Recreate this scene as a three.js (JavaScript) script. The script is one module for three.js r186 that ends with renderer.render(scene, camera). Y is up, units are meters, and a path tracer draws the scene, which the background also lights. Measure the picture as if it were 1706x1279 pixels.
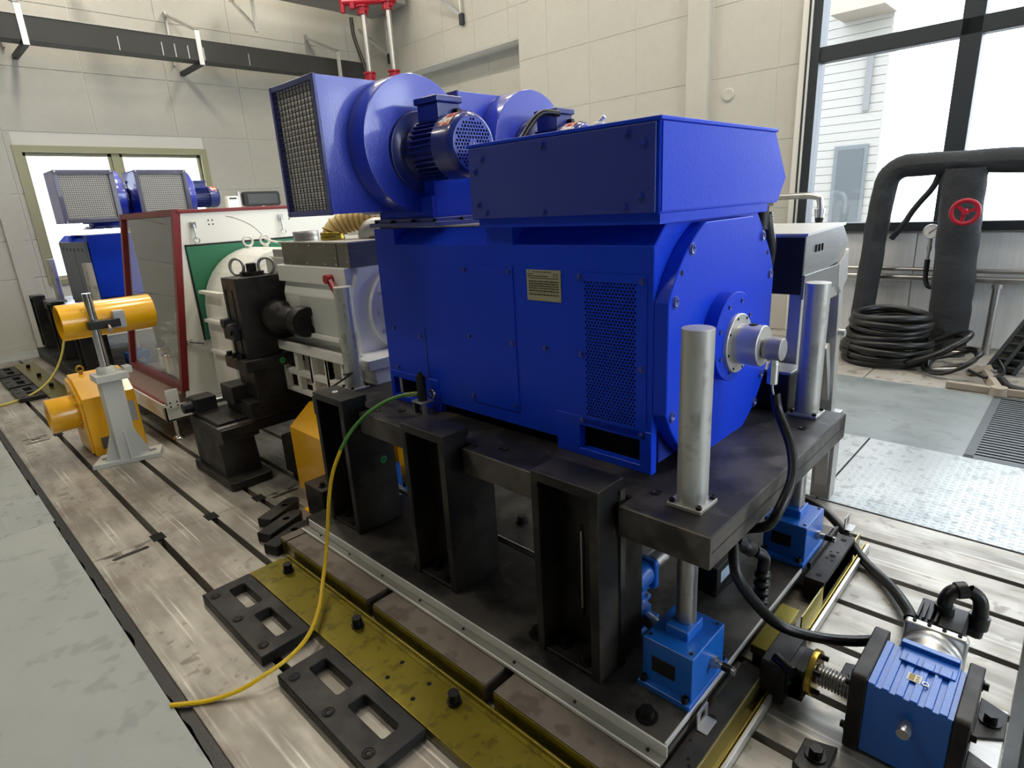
import * as THREE from 'three';
import { RoundedBoxGeometry } from 'three/addons/geometries/RoundedBoxGeometry.js';
import { mergeGeometries } from 'three/addons/utils/BufferGeometryUtils.js';
import { RectAreaLightUniformsLib } from 'three/addons/lights/RectAreaLightUniformsLib.js';

// ---------------------------------------------------------------- camera, sky, exposure
const scene = new THREE.Scene();
const camera = new THREE.PerspectiveCamera(65.66, 1706 / 1279, 0.05, 120);
camera.position.set(0, 1.65, 0);
camera.rotation.set(THREE.MathUtils.degToRad(-16.83), THREE.MathUtils.degToRad(44.49), THREE.MathUtils.degToRad(-3.26), 'YXZ');
camera.updateMatrixWorld();
const renderer = new THREE.WebGLRenderer({ antialias: true });
renderer.toneMapping = THREE.LinearToneMapping;
renderer.toneMappingExposure = 1.0;
renderer.shadowMap.enabled = true;
RectAreaLightUniformsLib.init();
scene.background = new THREE.Color(0.89, 0.98, 1.09);        // an even white overcast sky
scene.backgroundIntensity = 7.5;

// ---------------------------------------------------------------- helpers
const V = (x, y, z) => new THREE.Vector3(x, y, z);
const used = {}, BASE = new WeakMap();
function numbered(n) { used[n] = (used[n] || 0) + 1; return used[n] === 1 ? n : n + '_' + String(used[n] - 1).padStart(3, '0'); }
function thing(name, label, category, base, group) {
  const o = new THREE.Group(); o.name = numbered(name); o.position.set(...base);
  BASE.set(o, V(...base)); o.userData = { label, category };
  if (group) o.userData.group = group;
  scene.add(o); return o;
}
function copy(src, delta, label, turn = 0) {
  const c = src.clone(); c.name = numbered(src.name.replace(/_\d{3}$/, '')); c.userData = { ...src.userData };
  c.position.add(V(...delta)); c.rotation.y += turn; if (label) c.userData.label = label;
  BASE.set(c, BASE.get(src)); scene.add(c); return c;
}
// merge geometries written in world coordinates; texture coordinates in metres by the way a face points
function bake(geos, base) {
  const list = geos.map((g) => {
    const h = g.index ? g.toNonIndexed() : g.clone();
    for (const k of Object.keys(h.attributes)) if (k !== 'position' && k !== 'normal') h.deleteAttribute(k);
    h.morphAttributes = {}; h.clearGroups(); return h;
  });
  const m = list.length > 1 ? mergeGeometries(list) : list[0];
  const p = m.attributes.position, n = m.attributes.normal, uv = new Float32Array(p.count * 2);
  for (let i = 0; i < p.count; i += 3) {
    let ax = 0, ay = 0, az = 0;
    for (let j = i; j < i + 3; j++) { ax += n.getX(j); ay += n.getY(j); az += n.getZ(j); }
    ax = Math.abs(ax); ay = Math.abs(ay); az = Math.abs(az);
    for (let j = i; j < i + 3; j++) {
      const x = p.getX(j), y = p.getY(j), z = p.getZ(j);
      if (ay >= ax && ay >= az) { uv[2 * j] = x; uv[2 * j + 1] = z; } else if (ax >= az) { uv[2 * j] = z; uv[2 * j + 1] = y; } else { uv[2 * j] = x; uv[2 * j + 1] = y; }
    }
  }
  m.setAttribute('uv', new THREE.BufferAttribute(uv, 2));
  if (base) m.translate(-base.x, -base.y, -base.z);
  return m;
}
function mesh(name, geos, mat, parent, extra) {
  if (!Array.isArray(geos)) geos = [geos];
  const base = parent && BASE.get(parent);
  const m = new THREE.Mesh(bake(geos, base), mat);
  m.name = parent ? name : numbered(name); m.castShadow = m.receiveShadow = true;
  if (base) BASE.set(m, base);
  if (extra) Object.assign(m.userData, extra);
  (parent || scene).add(m); return m;
}
// a thing that is one mesh
function single(name, label, category, geos, mat, group) {
  const m = mesh(name, geos, mat, null, { label, category }); if (group) m.userData.group = group; return m;
}
const struct = (name, geos, mat) => mesh(name, geos, mat, null, { kind: 'structure' });
const STUFF = { kind: 'stuff' };
// boxes by their extents
function B(x0, x1, y0, y1, z0, z1, r = 0.004) {
  const w = Math.abs(x1 - x0), h = Math.abs(y1 - y0), d = Math.abs(z1 - z0), q = Math.min(r, w * 0.3, h * 0.3, d * 0.3);
  const g = r > 0 ? new RoundedBoxGeometry(w, h, d, 1, q) : new THREE.BoxGeometry(w, h, d);
  return g.translate((x0 + x1) / 2, (y0 + y1) / 2, (z0 + z1) / 2);
}
const P = (x0, x1, y0, y1, z0, z1) => B(x0, x1, y0, y1, z0, z1, 0);
function along(g, a, b) {                                        // a shape standing on y = 0 laid from a towards b
  const q = new THREE.Quaternion().setFromUnitVectors(V(0, 1, 0), b.clone().sub(a).normalize());
  return g.applyQuaternion(q).translate(a.x, a.y, a.z);
}
function C(a, b, r0, r1 = r0, seg = 28, open = false) {
  a = V(...a); b = V(...b); const h = a.distanceTo(b);
  return along(new THREE.CylinderGeometry(r1, r0, h, seg, 1, open).translate(0, h / 2, 0), a, b);
}
// turned profile [[radius, height], ...] from a towards b
const L = (a, b, prof, seg = 40) => along(new THREE.LatheGeometry(prof.map((p) => new THREE.Vector2(p[0], p[1])), seg).toNonIndexed(), V(...a), V(...b));
function T(pts, r, seg = 60, rs = 10, closed = false) {
  return new THREE.TubeGeometry(new THREE.CatmullRomCurve3(pts.map((p) => V(...p)), closed, 'centripetal'), seg, r, rs, closed);
}
function bar(a, b, w, h) {                                       // square bar between two points
  a = V(...a); b = V(...b); const l = a.distanceTo(b);
  return along(new THREE.BoxGeometry(w, l, h).translate(0, l / 2, 0), a, b);
}
const path = (pts, k = THREE.Shape) => { const s = new k(); pts.forEach((p, i) => (i ? s.lineTo(p[0], p[1]) : s.moveTo(p[0], p[1]))); s.closePath(); return s; };
// extrude an outline: axis 'x' takes [z, y], 'y' takes [x, z], 'z' takes [x, y]; from a0 to a1 along the axis
function X(axis, pts, a0, a1, { holes = [], bevel = 0, curve = 8 } = {}) {
  const s = pts.isShape ? pts : path(pts);
  for (const h of holes) s.holes.push(h.isPath || h.isShape ? h : path(h, THREE.Path));
  const lo = Math.min(a0, a1), d = Math.abs(a1 - a0);
  const g = new THREE.ExtrudeGeometry(s, { depth: Math.max(1e-4, d - 2 * bevel), bevelEnabled: bevel > 0, bevelThickness: bevel, bevelSize: bevel, bevelOffset: -bevel, bevelSegments: 1, curveSegments: curve });
  g.translate(0, 0, lo + bevel);
  const p = g.attributes.position, n = g.attributes.normal;
  for (let i = 0; i < p.count; i++) {
    const u = p.getX(i), v = p.getY(i), w = p.getZ(i), nu = n.getX(i), nv = n.getY(i), nw = n.getZ(i);
    if (axis === 'x') { p.setXYZ(i, w, v, u); n.setXYZ(i, nw, nv, nu); } else if (axis === 'y') { p.setXYZ(i, u, w, v); n.setXYZ(i, nu, nw, nv); }
  }
  if (axis !== 'z') {                                            // those two swaps mirror: turn the triangles round
    const h = g.index ? g.toNonIndexed() : g;
    for (const k of ['position', 'normal']) { const a = h.attributes[k]; for (let i = 0; i < a.count; i += 3) { const t = [a.getX(i), a.getY(i), a.getZ(i)]; a.setXYZ(i, a.getX(i + 1), a.getY(i + 1), a.getZ(i + 1)); a.setXYZ(i + 1, ...t); } }
    return h;
  }
  return g;
}
const circle = (cx, cy, r, seg = 24, a0 = 0) => Array.from({ length: seg }, (_, i) => { const a = a0 + i / seg * Math.PI * 2; return [cx + r * Math.cos(a), cy + r * Math.sin(a)]; });
const rect = (u0, u1, v0, v1) => [[u0, v0], [u1, v0], [u1, v1], [u0, v1]];
function rrect(u0, u1, v0, v1, r, k = 5) {
  const out = []; for (const [cx, cy, s] of [[u1 - r, v1 - r, 0], [u0 + r, v1 - r, 1], [u0 + r, v0 + r, 2], [u1 - r, v0 + r, 3]]) for (let i = 0; i <= k; i++) { const a = (s + i / k) * Math.PI / 2; out.push([cx + r * Math.cos(a), cy + r * Math.sin(a)]); } return out;
}
const ring = (c, axis, R, r, ts = 40, rs = 10, arc = Math.PI * 2) => { const g = new THREE.TorusGeometry(R, r, rs, ts, arc); if (axis === 'x') g.rotateY(Math.PI / 2); if (axis === 'y') g.rotateX(Math.PI / 2); return g.translate(...c); };
// hexagon bolt head on a washer, pointing along d
function bolt(c, d, r = 0.012, h = 0.012, washer = true) {
  const c0 = V(...c), dv = V(...d).normalize(), w = washer ? h * 0.25 : 0, g = [];
  if (washer) g.push(C(c, c0.clone().addScaledVector(dv, w).toArray(), r * 1.45, r * 1.45, 16));
  g.push(C(c0.clone().addScaledVector(dv, w).toArray(), c0.clone().addScaledVector(dv, w + h).toArray(), r, r * 0.94, 6)); return g;
}
// socket head screw: a round head with a recessed hexagon
function socket(c, d, r = 0.012, h = 0.01) {
  const c0 = V(...c), e = c0.clone().add(V(...d));
  return [L(c, e.toArray(), [[r, 0], [r, h * 0.9], [r * 0.92, h], [r * 0.55, h], [r * 0.5, h * 0.35], [0, h * 0.35]], 12)];
}
// seeded noise
function rng(seed) { let s = seed >>> 0; return () => { s = (s + 0x6D2B79F5) | 0; let t = Math.imul(s ^ (s >>> 15), 1 | s); t = (t + Math.imul(t ^ (t >>> 7), 61 | t)) ^ t; return ((t ^ (t >>> 14)) >>> 0) / 4294967296; }; }
function lattice(seed, nx, ny) { const r = rng(seed), a = Float32Array.from({ length: nx * ny }, () => r()); return (u, v) => {
  const x = u * nx, y = v * ny, xi = Math.floor(x), yi = Math.floor(y), fx = x - xi, fy = y - yi, sx = fx * fx * (3 - 2 * fx), sy = fy * fy * (3 - 2 * fy);
  const g = (i, j) => a[(((j % ny) + ny) % ny) * nx + (((i % nx) + nx) % nx)];
  return (g(xi, yi) * (1 - sx) + g(xi + 1, yi) * sx) * (1 - sy) + (g(xi, yi + 1) * (1 - sx) + g(xi + 1, yi + 1) * sx) * sy; }; }
function fbm(seed, nx, ny, oct = 4, gain = 0.55) { const ls = []; for (let o = 0; o < oct; o++) ls.push(lattice(seed + o * 17, nx << o, ny << o)); return (u, v) => { let s = 0, w = 1, t = 0; for (const l of ls) { s += l(u, v) * w; t += w; w *= gain; } return s / t; }; }
const mix = (a, b, t) => a + (b - a) * t, sst = (a, b, x) => { const t = Math.min(1, Math.max(0, (x - a) / (b - a))); return t * t * (3 - 2 * t); };
const hex = (h) => [(h >> 16) & 255, (h >> 8) & 255, h & 255], mix3 = (a, b, t) => [mix(a[0], b[0], t), mix(a[1], b[1], t), mix(a[2], b[2], t)];
// a tileable texture; f(u, v) gives a grey 0..1 or an sRGB triple 0..255; size in metres of one tile
function tex(n, f, color, metres) {
  const d = new Uint8Array(n * n * 4);
  for (let j = 0; j < n; j++) for (let i = 0; i < n; i++) { let c = f(i / n, j / n); if (!color) c = [c * 255, c * 255, c * 255]; const k = (j * n + i) * 4; for (let q = 0; q < 3; q++) d[k + q] = Math.max(0, Math.min(255, c[q])); d[k + 3] = 255; }
  const t = new THREE.DataTexture(d, n, n); t.wrapS = t.wrapT = THREE.RepeatWrapping; t.magFilter = THREE.LinearFilter; t.minFilter = THREE.LinearMipmapLinearFilter; t.generateMipmaps = true;
  if (color) t.colorSpace = THREE.SRGBColorSpace;
  const [mx, my] = Array.isArray(metres) ? metres : [metres, metres]; t.repeat.set(1 / mx, 1 / my); t.needsUpdate = true; return t;
}
const std = (o) => new THREE.MeshStandardMaterial(o), phys = (o) => new THREE.MeshPhysicalMaterial(o);

// ---------------------------------------------------------------- materials
const peel = (() => { const a = fbm(3, 40, 40, 3); return tex(256, (u, v) => a(u, v), false, 0.25); })();
const fine = (() => { const a = fbm(5, 64, 64, 3); return tex(256, (u, v) => a(u, v), false, 0.3); })();
const bedMap = (() => { const a = fbm(11, 2, 12, 4), b = fbm(12, 4, 4, 5), c = fbm(13, 26, 26, 3), d = fbm(14, 6, 90, 3), e = fbm(19, 3, 10, 3);
  const wornGlint = (u, v) => { const z = (((v * 1.14 + 10) % 0.285) + 0.285) % 0.285, l = (q) => Math.exp(-Math.pow((z - q + 0.006 * (e(u, 0.3) - 0.5)) / 0.0035, 2)); return Math.max(l(0.055), 0.7 * l(0.085), 0.6 * l(0.19)) * sst(0.38, 0.62, e(u, v)); };  // worn track lines, brightened by lamp glints painted into the colour
  return tex(512, (u, v) => { const s = a(u, v) * 0.5 + b(u, v) * 0.5; let k = mix3(hex(0x8e8a82), hex(0xb7b3a9), sst(0.32, 0.68, s)); k = mix3(k, hex(0xcfccc4), 0.25 * sst(0.6, 0.74, d(u, v))); k = mix3(k, hex(0x6a6258), 0.55 * sst(0.64, 0.8, c(u, v)) * sst(0.42, 0.66, b(v, u))); k = mix3(k, hex(0x837467), 0.3 * sst(0.56, 0.7, b(u + 0.4, v + 0.2))); return mix3(k, hex(0xefece4), 0.75 * wornGlint(u, v)); }, true, [1.14, 1.14]); })();
const bedRough = (() => { const a = fbm(15, 6, 20, 4); return tex(256, (u, v) => 0.34 + 0.3 * a(u, v), false, 1.1); })();
const blackMap = (() => { const a = fbm(21, 4, 4, 5), b = fbm(22, 10, 10, 4); return tex(512, (u, v) => mix3(mix3(hex(0x1a1a1c), hex(0x3a3733), sst(0.35, 0.72, a(u, v))), hex(0x4a433c), 0.5 * sst(0.6, 0.78, b(u, v))), true, 0.8); })();
const blackRough = (() => { const a = fbm(23, 8, 8, 4); return tex(256, (u, v) => 0.32 + 0.36 * a(u, v), false, 0.7); })();
const steelMap = (() => { const a = fbm(31, 4, 80, 3), b = fbm(32, 4, 4, 4); return tex(256, (u, v) => mix3(hex(0xa3a3a2), hex(0xc9c9c8), 0.5 * a(u, v) + 0.5 * b(u, v)), true, 0.4); })();
const tubeMap = (() => { const a = fbm(35, 5, 5, 4); return tex(256, (u, v) => mix3(hex(0xc4c3bd), hex(0x9c9c92), sst(0.52, 0.75, a(u, v))), true, 0.4); })();
const floorMap = (() => { const a = fbm(41, 3, 3, 5), b = fbm(42, 24, 24, 3); return tex(512, (u, v) => mix3(mix3(hex(0x989d9b), hex(0xa9aeab), a(u, v)), hex(0x7b7e7b), 0.35 * sst(0.62, 0.76, b(u, v))), true, 2.1); })();
const floorRough = (() => { const a = fbm(43, 4, 8, 4); return tex(256, (u, v) => 0.22 + 0.3 * a(u, v), false, 1.7); })();
const concMap = (() => { const a = fbm(45, 3, 3, 5), b = fbm(46, 20, 20, 3); return tex(256, (u, v) => mix3(mix3(hex(0x8d8a84), hex(0xa8a59d), a(u, v)), hex(0x5e5a54), 0.6 * sst(0.58, 0.75, b(u, v))), true, 1.5); })();
const wallMap = (() => { const a = fbm(51, 2, 2, 4), b = fbm(52, 30, 30, 3); return tex(256, (u, v) => mix3(mix3(hex(0xb9b8ae), hex(0xc6c5bb), a(u, v)), hex(0xadaba1), 0.35 * b(u, v)), true, 1.9); })();
const treadBump = tex(128, (u, v) => { let h = 0; for (const [cx, cy, an] of [[0.25, 0.25, 0.7], [0.75, 0.75, 0.7], [0.75, 0.25, -0.7], [0.25, 0.75, -0.7]]) { let x = u - cx, y = v - cy; const p = x * Math.cos(an) + y * Math.sin(an), q = -x * Math.sin(an) + y * Math.cos(an); h = Math.max(h, 1 - sst(0.6, 1, Math.hypot(p / 0.19, q / 0.07))); } return h; }, false, 0.075);
const treadMap = (() => { const a = fbm(55, 3, 3, 5), b = fbm(56, 22, 22, 3); return tex(256, (u, v) => mix3(mix3(hex(0x9da3a4), hex(0xc2c6c5), a(u, v)), hex(0x7c807f), 0.5 * sst(0.58, 0.74, b(u, v))), true, 0.9); })();
const chromMap = (() => { const a = fbm(61, 3, 3, 4), b = fbm(62, 16, 16, 4); return tex(256, (u, v) => mix3(mix3(hex(0x6a6016), hex(0x8f8328), a(u, v)), hex(0x4f4912), 0.5 * sst(0.55, 0.75, b(u, v))), true, 0.5); })();
const rubBump = (() => { const a = fbm(66, 6, 6, 4); return tex(256, (u, v) => a(u, v), false, 0.5); })();

const blue = phys({ color: 0x0a3ed6, roughness: 0.5, specularIntensity: 0.35, clearcoat: 0.15, clearcoatRoughness: 0.22, bumpMap: peel, bumpScale: 0.0005 });
const blueGloss = phys({ color: 0x0a33c0, roughness: 0.38, ior: 1.8, clearcoat: 1, clearcoatRoughness: 0.1, bumpMap: peel, bumpScale: 0.0006 });
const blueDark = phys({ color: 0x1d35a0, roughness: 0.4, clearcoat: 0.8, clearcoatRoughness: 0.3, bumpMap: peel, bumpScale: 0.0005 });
const jackBlue = phys({ color: 0x0f63c4, roughness: 0.4, clearcoat: 0.5, clearcoatRoughness: 0.2, bumpMap: peel, bumpScale: 0.0005 });
const black = std({ map: blackMap, roughnessMap: blackRough, metalness: 0.35, bumpMap: fine, bumpScale: 0.0002 });
const tableMap = (() => { const a = fbm(24, 5, 5, 5), b = fbm(25, 12, 12, 4); return tex(512, (u, v) => mix3(mix3(hex(0x2b2a29), hex(0x5b5752), sst(0.35, 0.7, a(u, v))), hex(0x6d665e), 0.45 * sst(0.58, 0.78, b(u, v))), true, 0.9); })();
const tableMat = std({ map: tableMap, roughnessMap: (() => { const a = fbm(26, 7, 7, 4); return tex(256, (u, v) => 0.28 + 0.34 * a(u, v), false, 0.8); })(), metalness: 0.45, bumpMap: fine, bumpScale: 0.0002 });
const blackPlain = std({ color: 0x141416, roughness: 0.45, metalness: 0.2 });
const boltBlack = std({ color: 0x1b1b1c, roughness: 0.38, metalness: 0.5 });
const plastic = std({ color: 0x101011, roughness: 0.5 });
const rubber = std({ color: 0x0e0f10, roughness: 0.38, bumpMap: fine, bumpScale: 0.0004 });
const bedMat = std({ map: bedMap, roughnessMap: bedRough, metalness: 0.55, bumpMap: fine, bumpScale: 0.0002 });
const steel = std({ map: steelMap, roughness: 0.3, metalness: 0.9 });
const brightSteel = std({ color: 0xd2d2d0, roughness: 0.16, metalness: 1 });
const galv = std({ map: steelMap, roughness: 0.42, metalness: 0.75 });
const tubeGrey = std({ map: tubeMap, color: 0xffffff, roughness: 0.38, metalness: 0.5 });
const alu = std({ color: 0xd4d4d1, roughness: 0.35, metalness: 0.7 });
const white = phys({ color: 0xefefe9, roughness: 0.4, clearcoat: 0.3, clearcoatRoughness: 0.3 });
const offWhite = phys({ color: 0xf4f4ec, roughness: 0.45, clearcoat: 0.2, clearcoatRoughness: 0.3 });
const standGrey = phys({ color: 0xcbcec8, roughness: 0.5 });
const yellow = phys({ color: 0xf9b90f, roughness: 0.3, clearcoat: 0.6, clearcoatRoughness: 0.12 });
const red = phys({ color: 0x7c1316, roughness: 0.45, clearcoat: 0.3, clearcoatRoughness: 0.3 });
const redPaint = phys({ color: 0xa3122a, roughness: 0.4 });
const green = phys({ color: 0x2f7a58, roughness: 0.55 });
const chrom = phys({ map: chromMap, roughness: 0.3, metalness: 0.75, clearcoat: 0.4, clearcoatRoughness: 0.15 });
const chromPale = phys({ color: 0xa39a63, roughness: 0.3, metalness: 0.8, clearcoat: 0.3 });
const brass = std({ color: 0xc4a94a, roughness: 0.28, metalness: 0.85 });
const wallMat = std({ map: wallMap, roughness: 0.62, bumpMap: fine, bumpScale: 0.0004 });
const jointMat = std({ color: 0xd8d7cf, roughness: 0.7 });
const floorMat = std({ map: floorMap, roughnessMap: floorRough, metalness: 0.0, bumpMap: rubBump, bumpScale: 0.001 });
const floorRightMat = (() => { const a = fbm(47, 3, 6, 5), b = fbm(48, 18, 18, 3); return std({ map: tex(256, (u, v) => mix3(mix3(hex(0x747d7f), hex(0x8f9798), a(u, v)), hex(0x666c6c), 0.4 * sst(0.58, 0.75, b(u, v))), true, 1.7), roughnessMap: floorRough, bumpMap: rubBump, bumpScale: 0.001 }); })();
const concrete = std({ map: concMap, roughness: 0.75, bumpMap: fine, bumpScale: 0.001 });
const treadMat = std({ map: treadMap, roughness: 0.36, metalness: 0.4, bumpMap: treadBump, bumpScale: 0.0018 });
const darkHole = std({ color: 0x060607, roughness: 0.9 });
const filterMat = std({ color: 0xf2f0ea, roughness: 0.95 });
const beamMat = std({ color: 0x3a3b38, roughness: 0.55, metalness: 0.3 });
const frameDark = std({ color: 0x30363a, roughness: 0.5, metalness: 0.3 });
const padMat = (() => { const a = fbm(81, 4, 4, 5), b = fbm(82, 14, 14, 3); return std({ map: tex(256, (u, v) => mix3(mix3(hex(0x5f574e), hex(0x8a8177), a(u, v)), hex(0x4a4139), 0.5 * sst(0.56, 0.74, b(u, v))), true, 0.7), roughness: 0.5, metalness: 0.4 }); })();
const cladMat = std({ map: (() => { const a = fbm(85, 60, 4, 3), b = fbm(86, 4, 4, 4); return tex(256, (u, v) => mix3(hex(0xd3d6d6), hex(0xf2f4f4), 0.5 * a(u, v) + 0.5 * b(u, v)), true, 0.9); })(), roughness: 0.4, metalness: 0.1 });
const lagging = std({ color: 0x2c3034, roughness: 0.85, bumpMap: rubBump, bumpScale: 0.012 });
const paleGlass = phys({ color: 0xffffff, roughness: 0.02, transmission: 1, thickness: 0, ior: 1.5 });
const ceilMat = std({ color: 0x9a998f, roughness: 0.8 });

// ---------------------------------------------------------------- the room: floor, walls, windows, ceiling
const WX = -10.95, WZ = -7.4, CY = 6.6, EX = 9.0, NZ = 13;       // far wall, window wall, ceiling, right wall, wall behind the camera
// ceiling lamps: long diffuse fittings, each a glowing panel and an area light of the same size just under it
function ceilingLamp(x, z, w, d, power, label, colour) {
  const t = thing('ceiling_light', label, 'ceiling light', [x, CY - 0.55, z]);
  mesh('lamp_housing', B(x - w / 2 - 0.04, x + w / 2 + 0.04, CY - 0.5, CY - 0.42, z - d / 2 - 0.04, z + d / 2 + 0.04), alu, t);
  mesh('hanger', C([x - w * 0.3, CY - 0.42, z], [x - w * 0.3, CY, z], 0.008), galv, t);
  mesh('hanger', C([x + w * 0.3, CY - 0.42, z], [x + w * 0.3, CY, z], 0.008), galv, t);
  const glow = std({ color: 0xffffff, emissive: colour, emissiveIntensity: 2.0, roughness: 0.6 });
  mesh('diffuser', P(x - w / 2, x + w / 2, CY - 0.52, CY - 0.5, z - d / 2, z + d / 2), glow, t);
  const l = new THREE.RectAreaLight(colour, power, w, d); l.position.set(0, -0.006, 0); l.rotation.x = -Math.PI / 2; t.add(l);
  l.position.set(0, 0.02, 0); l.name = 'lamp_glow';
  return t;
}
const WARM = 0xfff4e2;
for (const [x, z, l] of [[-9.3, -2.4, 'ceiling lamp above the far motor'], [-6.2, -2.4, 'ceiling lamp above the white chamber'], [-3.1, -2.4, 'ceiling lamp above the gear unit'], [-9.3, -5.4, 'ceiling lamp above the corner of the walls'], [-6.2, -5.4, 'ceiling lamp above the wall bay'], [-3.1, -5.4, 'ceiling lamp in front of the pilaster'], [0.6, -4.4, 'added ceiling lamp above the floor plates on the right'], [-0.9, -5.9, 'added ceiling lamp in front of the big window'], [-7.6, 1.2, 'added ceiling lamp above the far end of the left walkway'], [-3.6, 1.2, 'added ceiling lamp above the near end of the left walkway']])  // last four lamps are added to brighten the cladding, right floor and left walkway
  ceilingLamp(x, z, 1.5, 0.4, 34, l, WARM);

// floors (the trench of the bed and the drain stay open)
struct('floor', [P(-11.2, EX, -0.3, 0, -0.335, NZ), P(0.1, EX, -0.3, 0, -3.25, -0.335), P(-11.2, EX, -0.5, -0.3, -7.6, NZ), P(-11.2, -10.21, -0.3, 0, -3.25, -0.335)], floorMat);
struct('floor_right', [P(-11.2, -0.38, -0.3, 0, -5.78, -4.33), P(0.62, EX, -0.3, 0, -5.78, -4.33)], floorRightMat);
const conc = struct('floor_concrete', P(-11.2, EX, -0.3, -0.012, -7.6, -5.78), concrete);
for (let i = 0, x = -11.2; x < EX; i++, x += 0.9) mesh('concrete_slab', B(x + 0.004, Math.min(EX, x + 0.896), -0.02, 0.0, -7.4, -5.785, 0.004), concrete, conc);
// steel tread plates
const chk = struct('floor_plates', P(-11.2, EX, -0.3, -0.012, -4.33, -3.25), blackPlain);
for (let x = -11.39; x < EX; x += 1.5) mesh('tread_plate', B(Math.max(x, -10.9) + 0.005, Math.min(x + 1.495, EX - 0.01), -0.011, 0.003, -4.325, -3.262, 0.003), treadMat, chk);
const pl = mesh('tread_plate', B(-4.72, -4.2, -0.004, 0.004, -0.345, 0.9, 0.002), treadMat, chk);

// far end wall with a window
const wb = struct('wall_back', [P(WX - 0.25, WX, 0, CY, -7.65, -4.1), P(WX - 0.25, WX, 0, CY, -1.74, NZ), P(WX - 0.25, WX, 2.7, CY, -4.1, -1.74), P(WX - 0.25, WX, 0, 0.95, -4.1, -1.74)], jointMat);
{
  const rows = [[0.06, 1.0], [1.012, 1.52], [1.532, 2.14], [2.152, 2.96], [2.972, 3.78], [3.79, 4.6], [4.61, 5.42], [5.43, 6.5]];
  for (const [y0, y1] of rows) for (let z = NZ - 0.02; z > -7.38; z -= 1.12) {
    const za = Math.max(-7.39, z - 1.108), zb = z;
    const cuts = (y1 > 0.95 && y0 < 2.76) ? [[Math.max(za, -1.66), zb], [za, Math.min(zb, -4.18)]] : [[za, zb]];
    for (const [p, q] of cuts) if (q - p > 0.05) mesh('wall_panel', B(WX, WX + 0.012, y0, y1, p, q, 0.003), wallMat, wb);
  }
}
struct('trim_1', [P(WX, WX + 0.05, 0, 4.2, -1.48, -1.30), P(WX + 0.0, WX + 0.03, 0, 0.09, NZ, -1.3)], wallMat);
const wf = std({ color: 0x9a9878, roughness: 0.5, metalness: 0.2 });
const w1 = struct('window_1', [P(WX - 0.16, WX + 0.03, 2.7, 2.79, -4.2, -1.64), P(WX - 0.16, WX + 0.03, 0.87, 0.95, -4.2, -1.64), P(WX - 0.16, WX + 0.03, 0.95, 2.7, -1.74, -1.64), P(WX - 0.16, WX + 0.03, 0.95, 2.7, -4.2, -4.1)], wf);
mesh('mullion', B(WX - 0.12, WX - 0.02, 0.95, 2.7, -2.93, -2.82), wf, w1);
for (const [a, b] of [[-4.1, -2.93], [-2.82, -1.74]]) {
  mesh('sash', [B(WX - 0.1, WX - 0.05, 0.95, 2.7, a, a + 0.045), B(WX - 0.1, WX - 0.05, 0.95, 2.7, b - 0.045, b), B(WX - 0.1, WX - 0.05, 2.655, 2.7, a, b), B(WX - 0.1, WX - 0.05, 0.95, 0.995, a, b)], wf, w1);
  mesh('pane', P(WX - 0.08, WX - 0.074, 0.99, 2.66, a + 0.04, b - 0.04), paleGlass, w1);
}
// window wall on the right: a recessed bay on its left, a pilaster, then the tall window
const bayX = -6.73;
const wr = struct('wall_right', [
  P(-11.2, bayX, 4.0, CY, WZ - 0.5, WZ - 0.006), P(-11.2, bayX, 0, 4.0, WZ - 0.5, WZ - 0.3), P(bayX, -2.53, 0, CY, WZ - 0.5, WZ - 0.006),
  P(-2.53, 0.85, 0, 1.16, WZ - 0.3, WZ - 0.006), P(-2.53, 0.85, 5.9, CY, WZ - 0.5, WZ - 0.006), P(0.85, 5.2, 0, CY, WZ - 0.5, WZ - 0.006),
  P(5.2, 8.7, 0, 2.5, WZ - 0.5, WZ - 0.006), P(5.2, 8.7, 5.9, CY, WZ - 0.5, WZ - 0.006), P(8.7, EX, 0, CY, WZ - 0.5, WZ - 0.006)], jointMat);
{
  const ys = [0.0, 0.68, 1.43, 2.18, 2.93, 3.69, 4.44, 5.19, 5.94, 6.58], xs = []; for (let k = 0; k < 20; k++) xs.push(-3.94 - 0.745 * k);
  const panel = (x0, x1, y0, y1, z) => { if (x1 - x0 > 0.04 && y1 - y0 > 0.04) mesh('wall_panel', B(x0 + 0.005, x1 - 0.005, y0 + 0.004, y1 - 0.004, z - 0.006, z, 0.002), wallMat, wr); };
  for (let j = 0; j < ys.length - 1; j++) {
    for (let k = 0; k < 10; k++) { const x1 = xs[k], x0 = Math.max(-10.94, xs[k + 1]); if (x1 <= -10.9) break;
      if (ys[j + 1] <= 3.7) { if (x1 > bayX) panel(Math.max(x0, bayX), x1, ys[j], ys[j + 1], WZ); if (x0 < bayX) panel(x0, Math.min(x1, bayX), ys[j], ys[j + 1], WZ - 0.294); }
      else if (ys[j] < 4.0 && x0 < bayX) { panel(x0, Math.min(x1, bayX), ys[j], 3.99, WZ - 0.294); panel(x0, Math.min(x1, bayX), 4.01, ys[j + 1], WZ); if (x1 > bayX) panel(bayX, x1, ys[j], ys[j + 1], WZ); }
      else panel(x0, x1, ys[j], ys[j + 1], WZ); }
    for (const [x0, x1] of [[-3.64, -2.86], [-2.86, -2.57]]) panel(x0, x1, ys[j] + 0.0, ys[j + 1], WZ);
  }
}
struct('trim_2', B(-3.93, -3.65, 0, CY, WZ, WZ + 0.09, 0.01), wallMat);
struct('trim_3', B(-2.62, -2.52, 1.16, 5.9, WZ - 0.05, WZ + 0.05, 0.01), jointMat);
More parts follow.
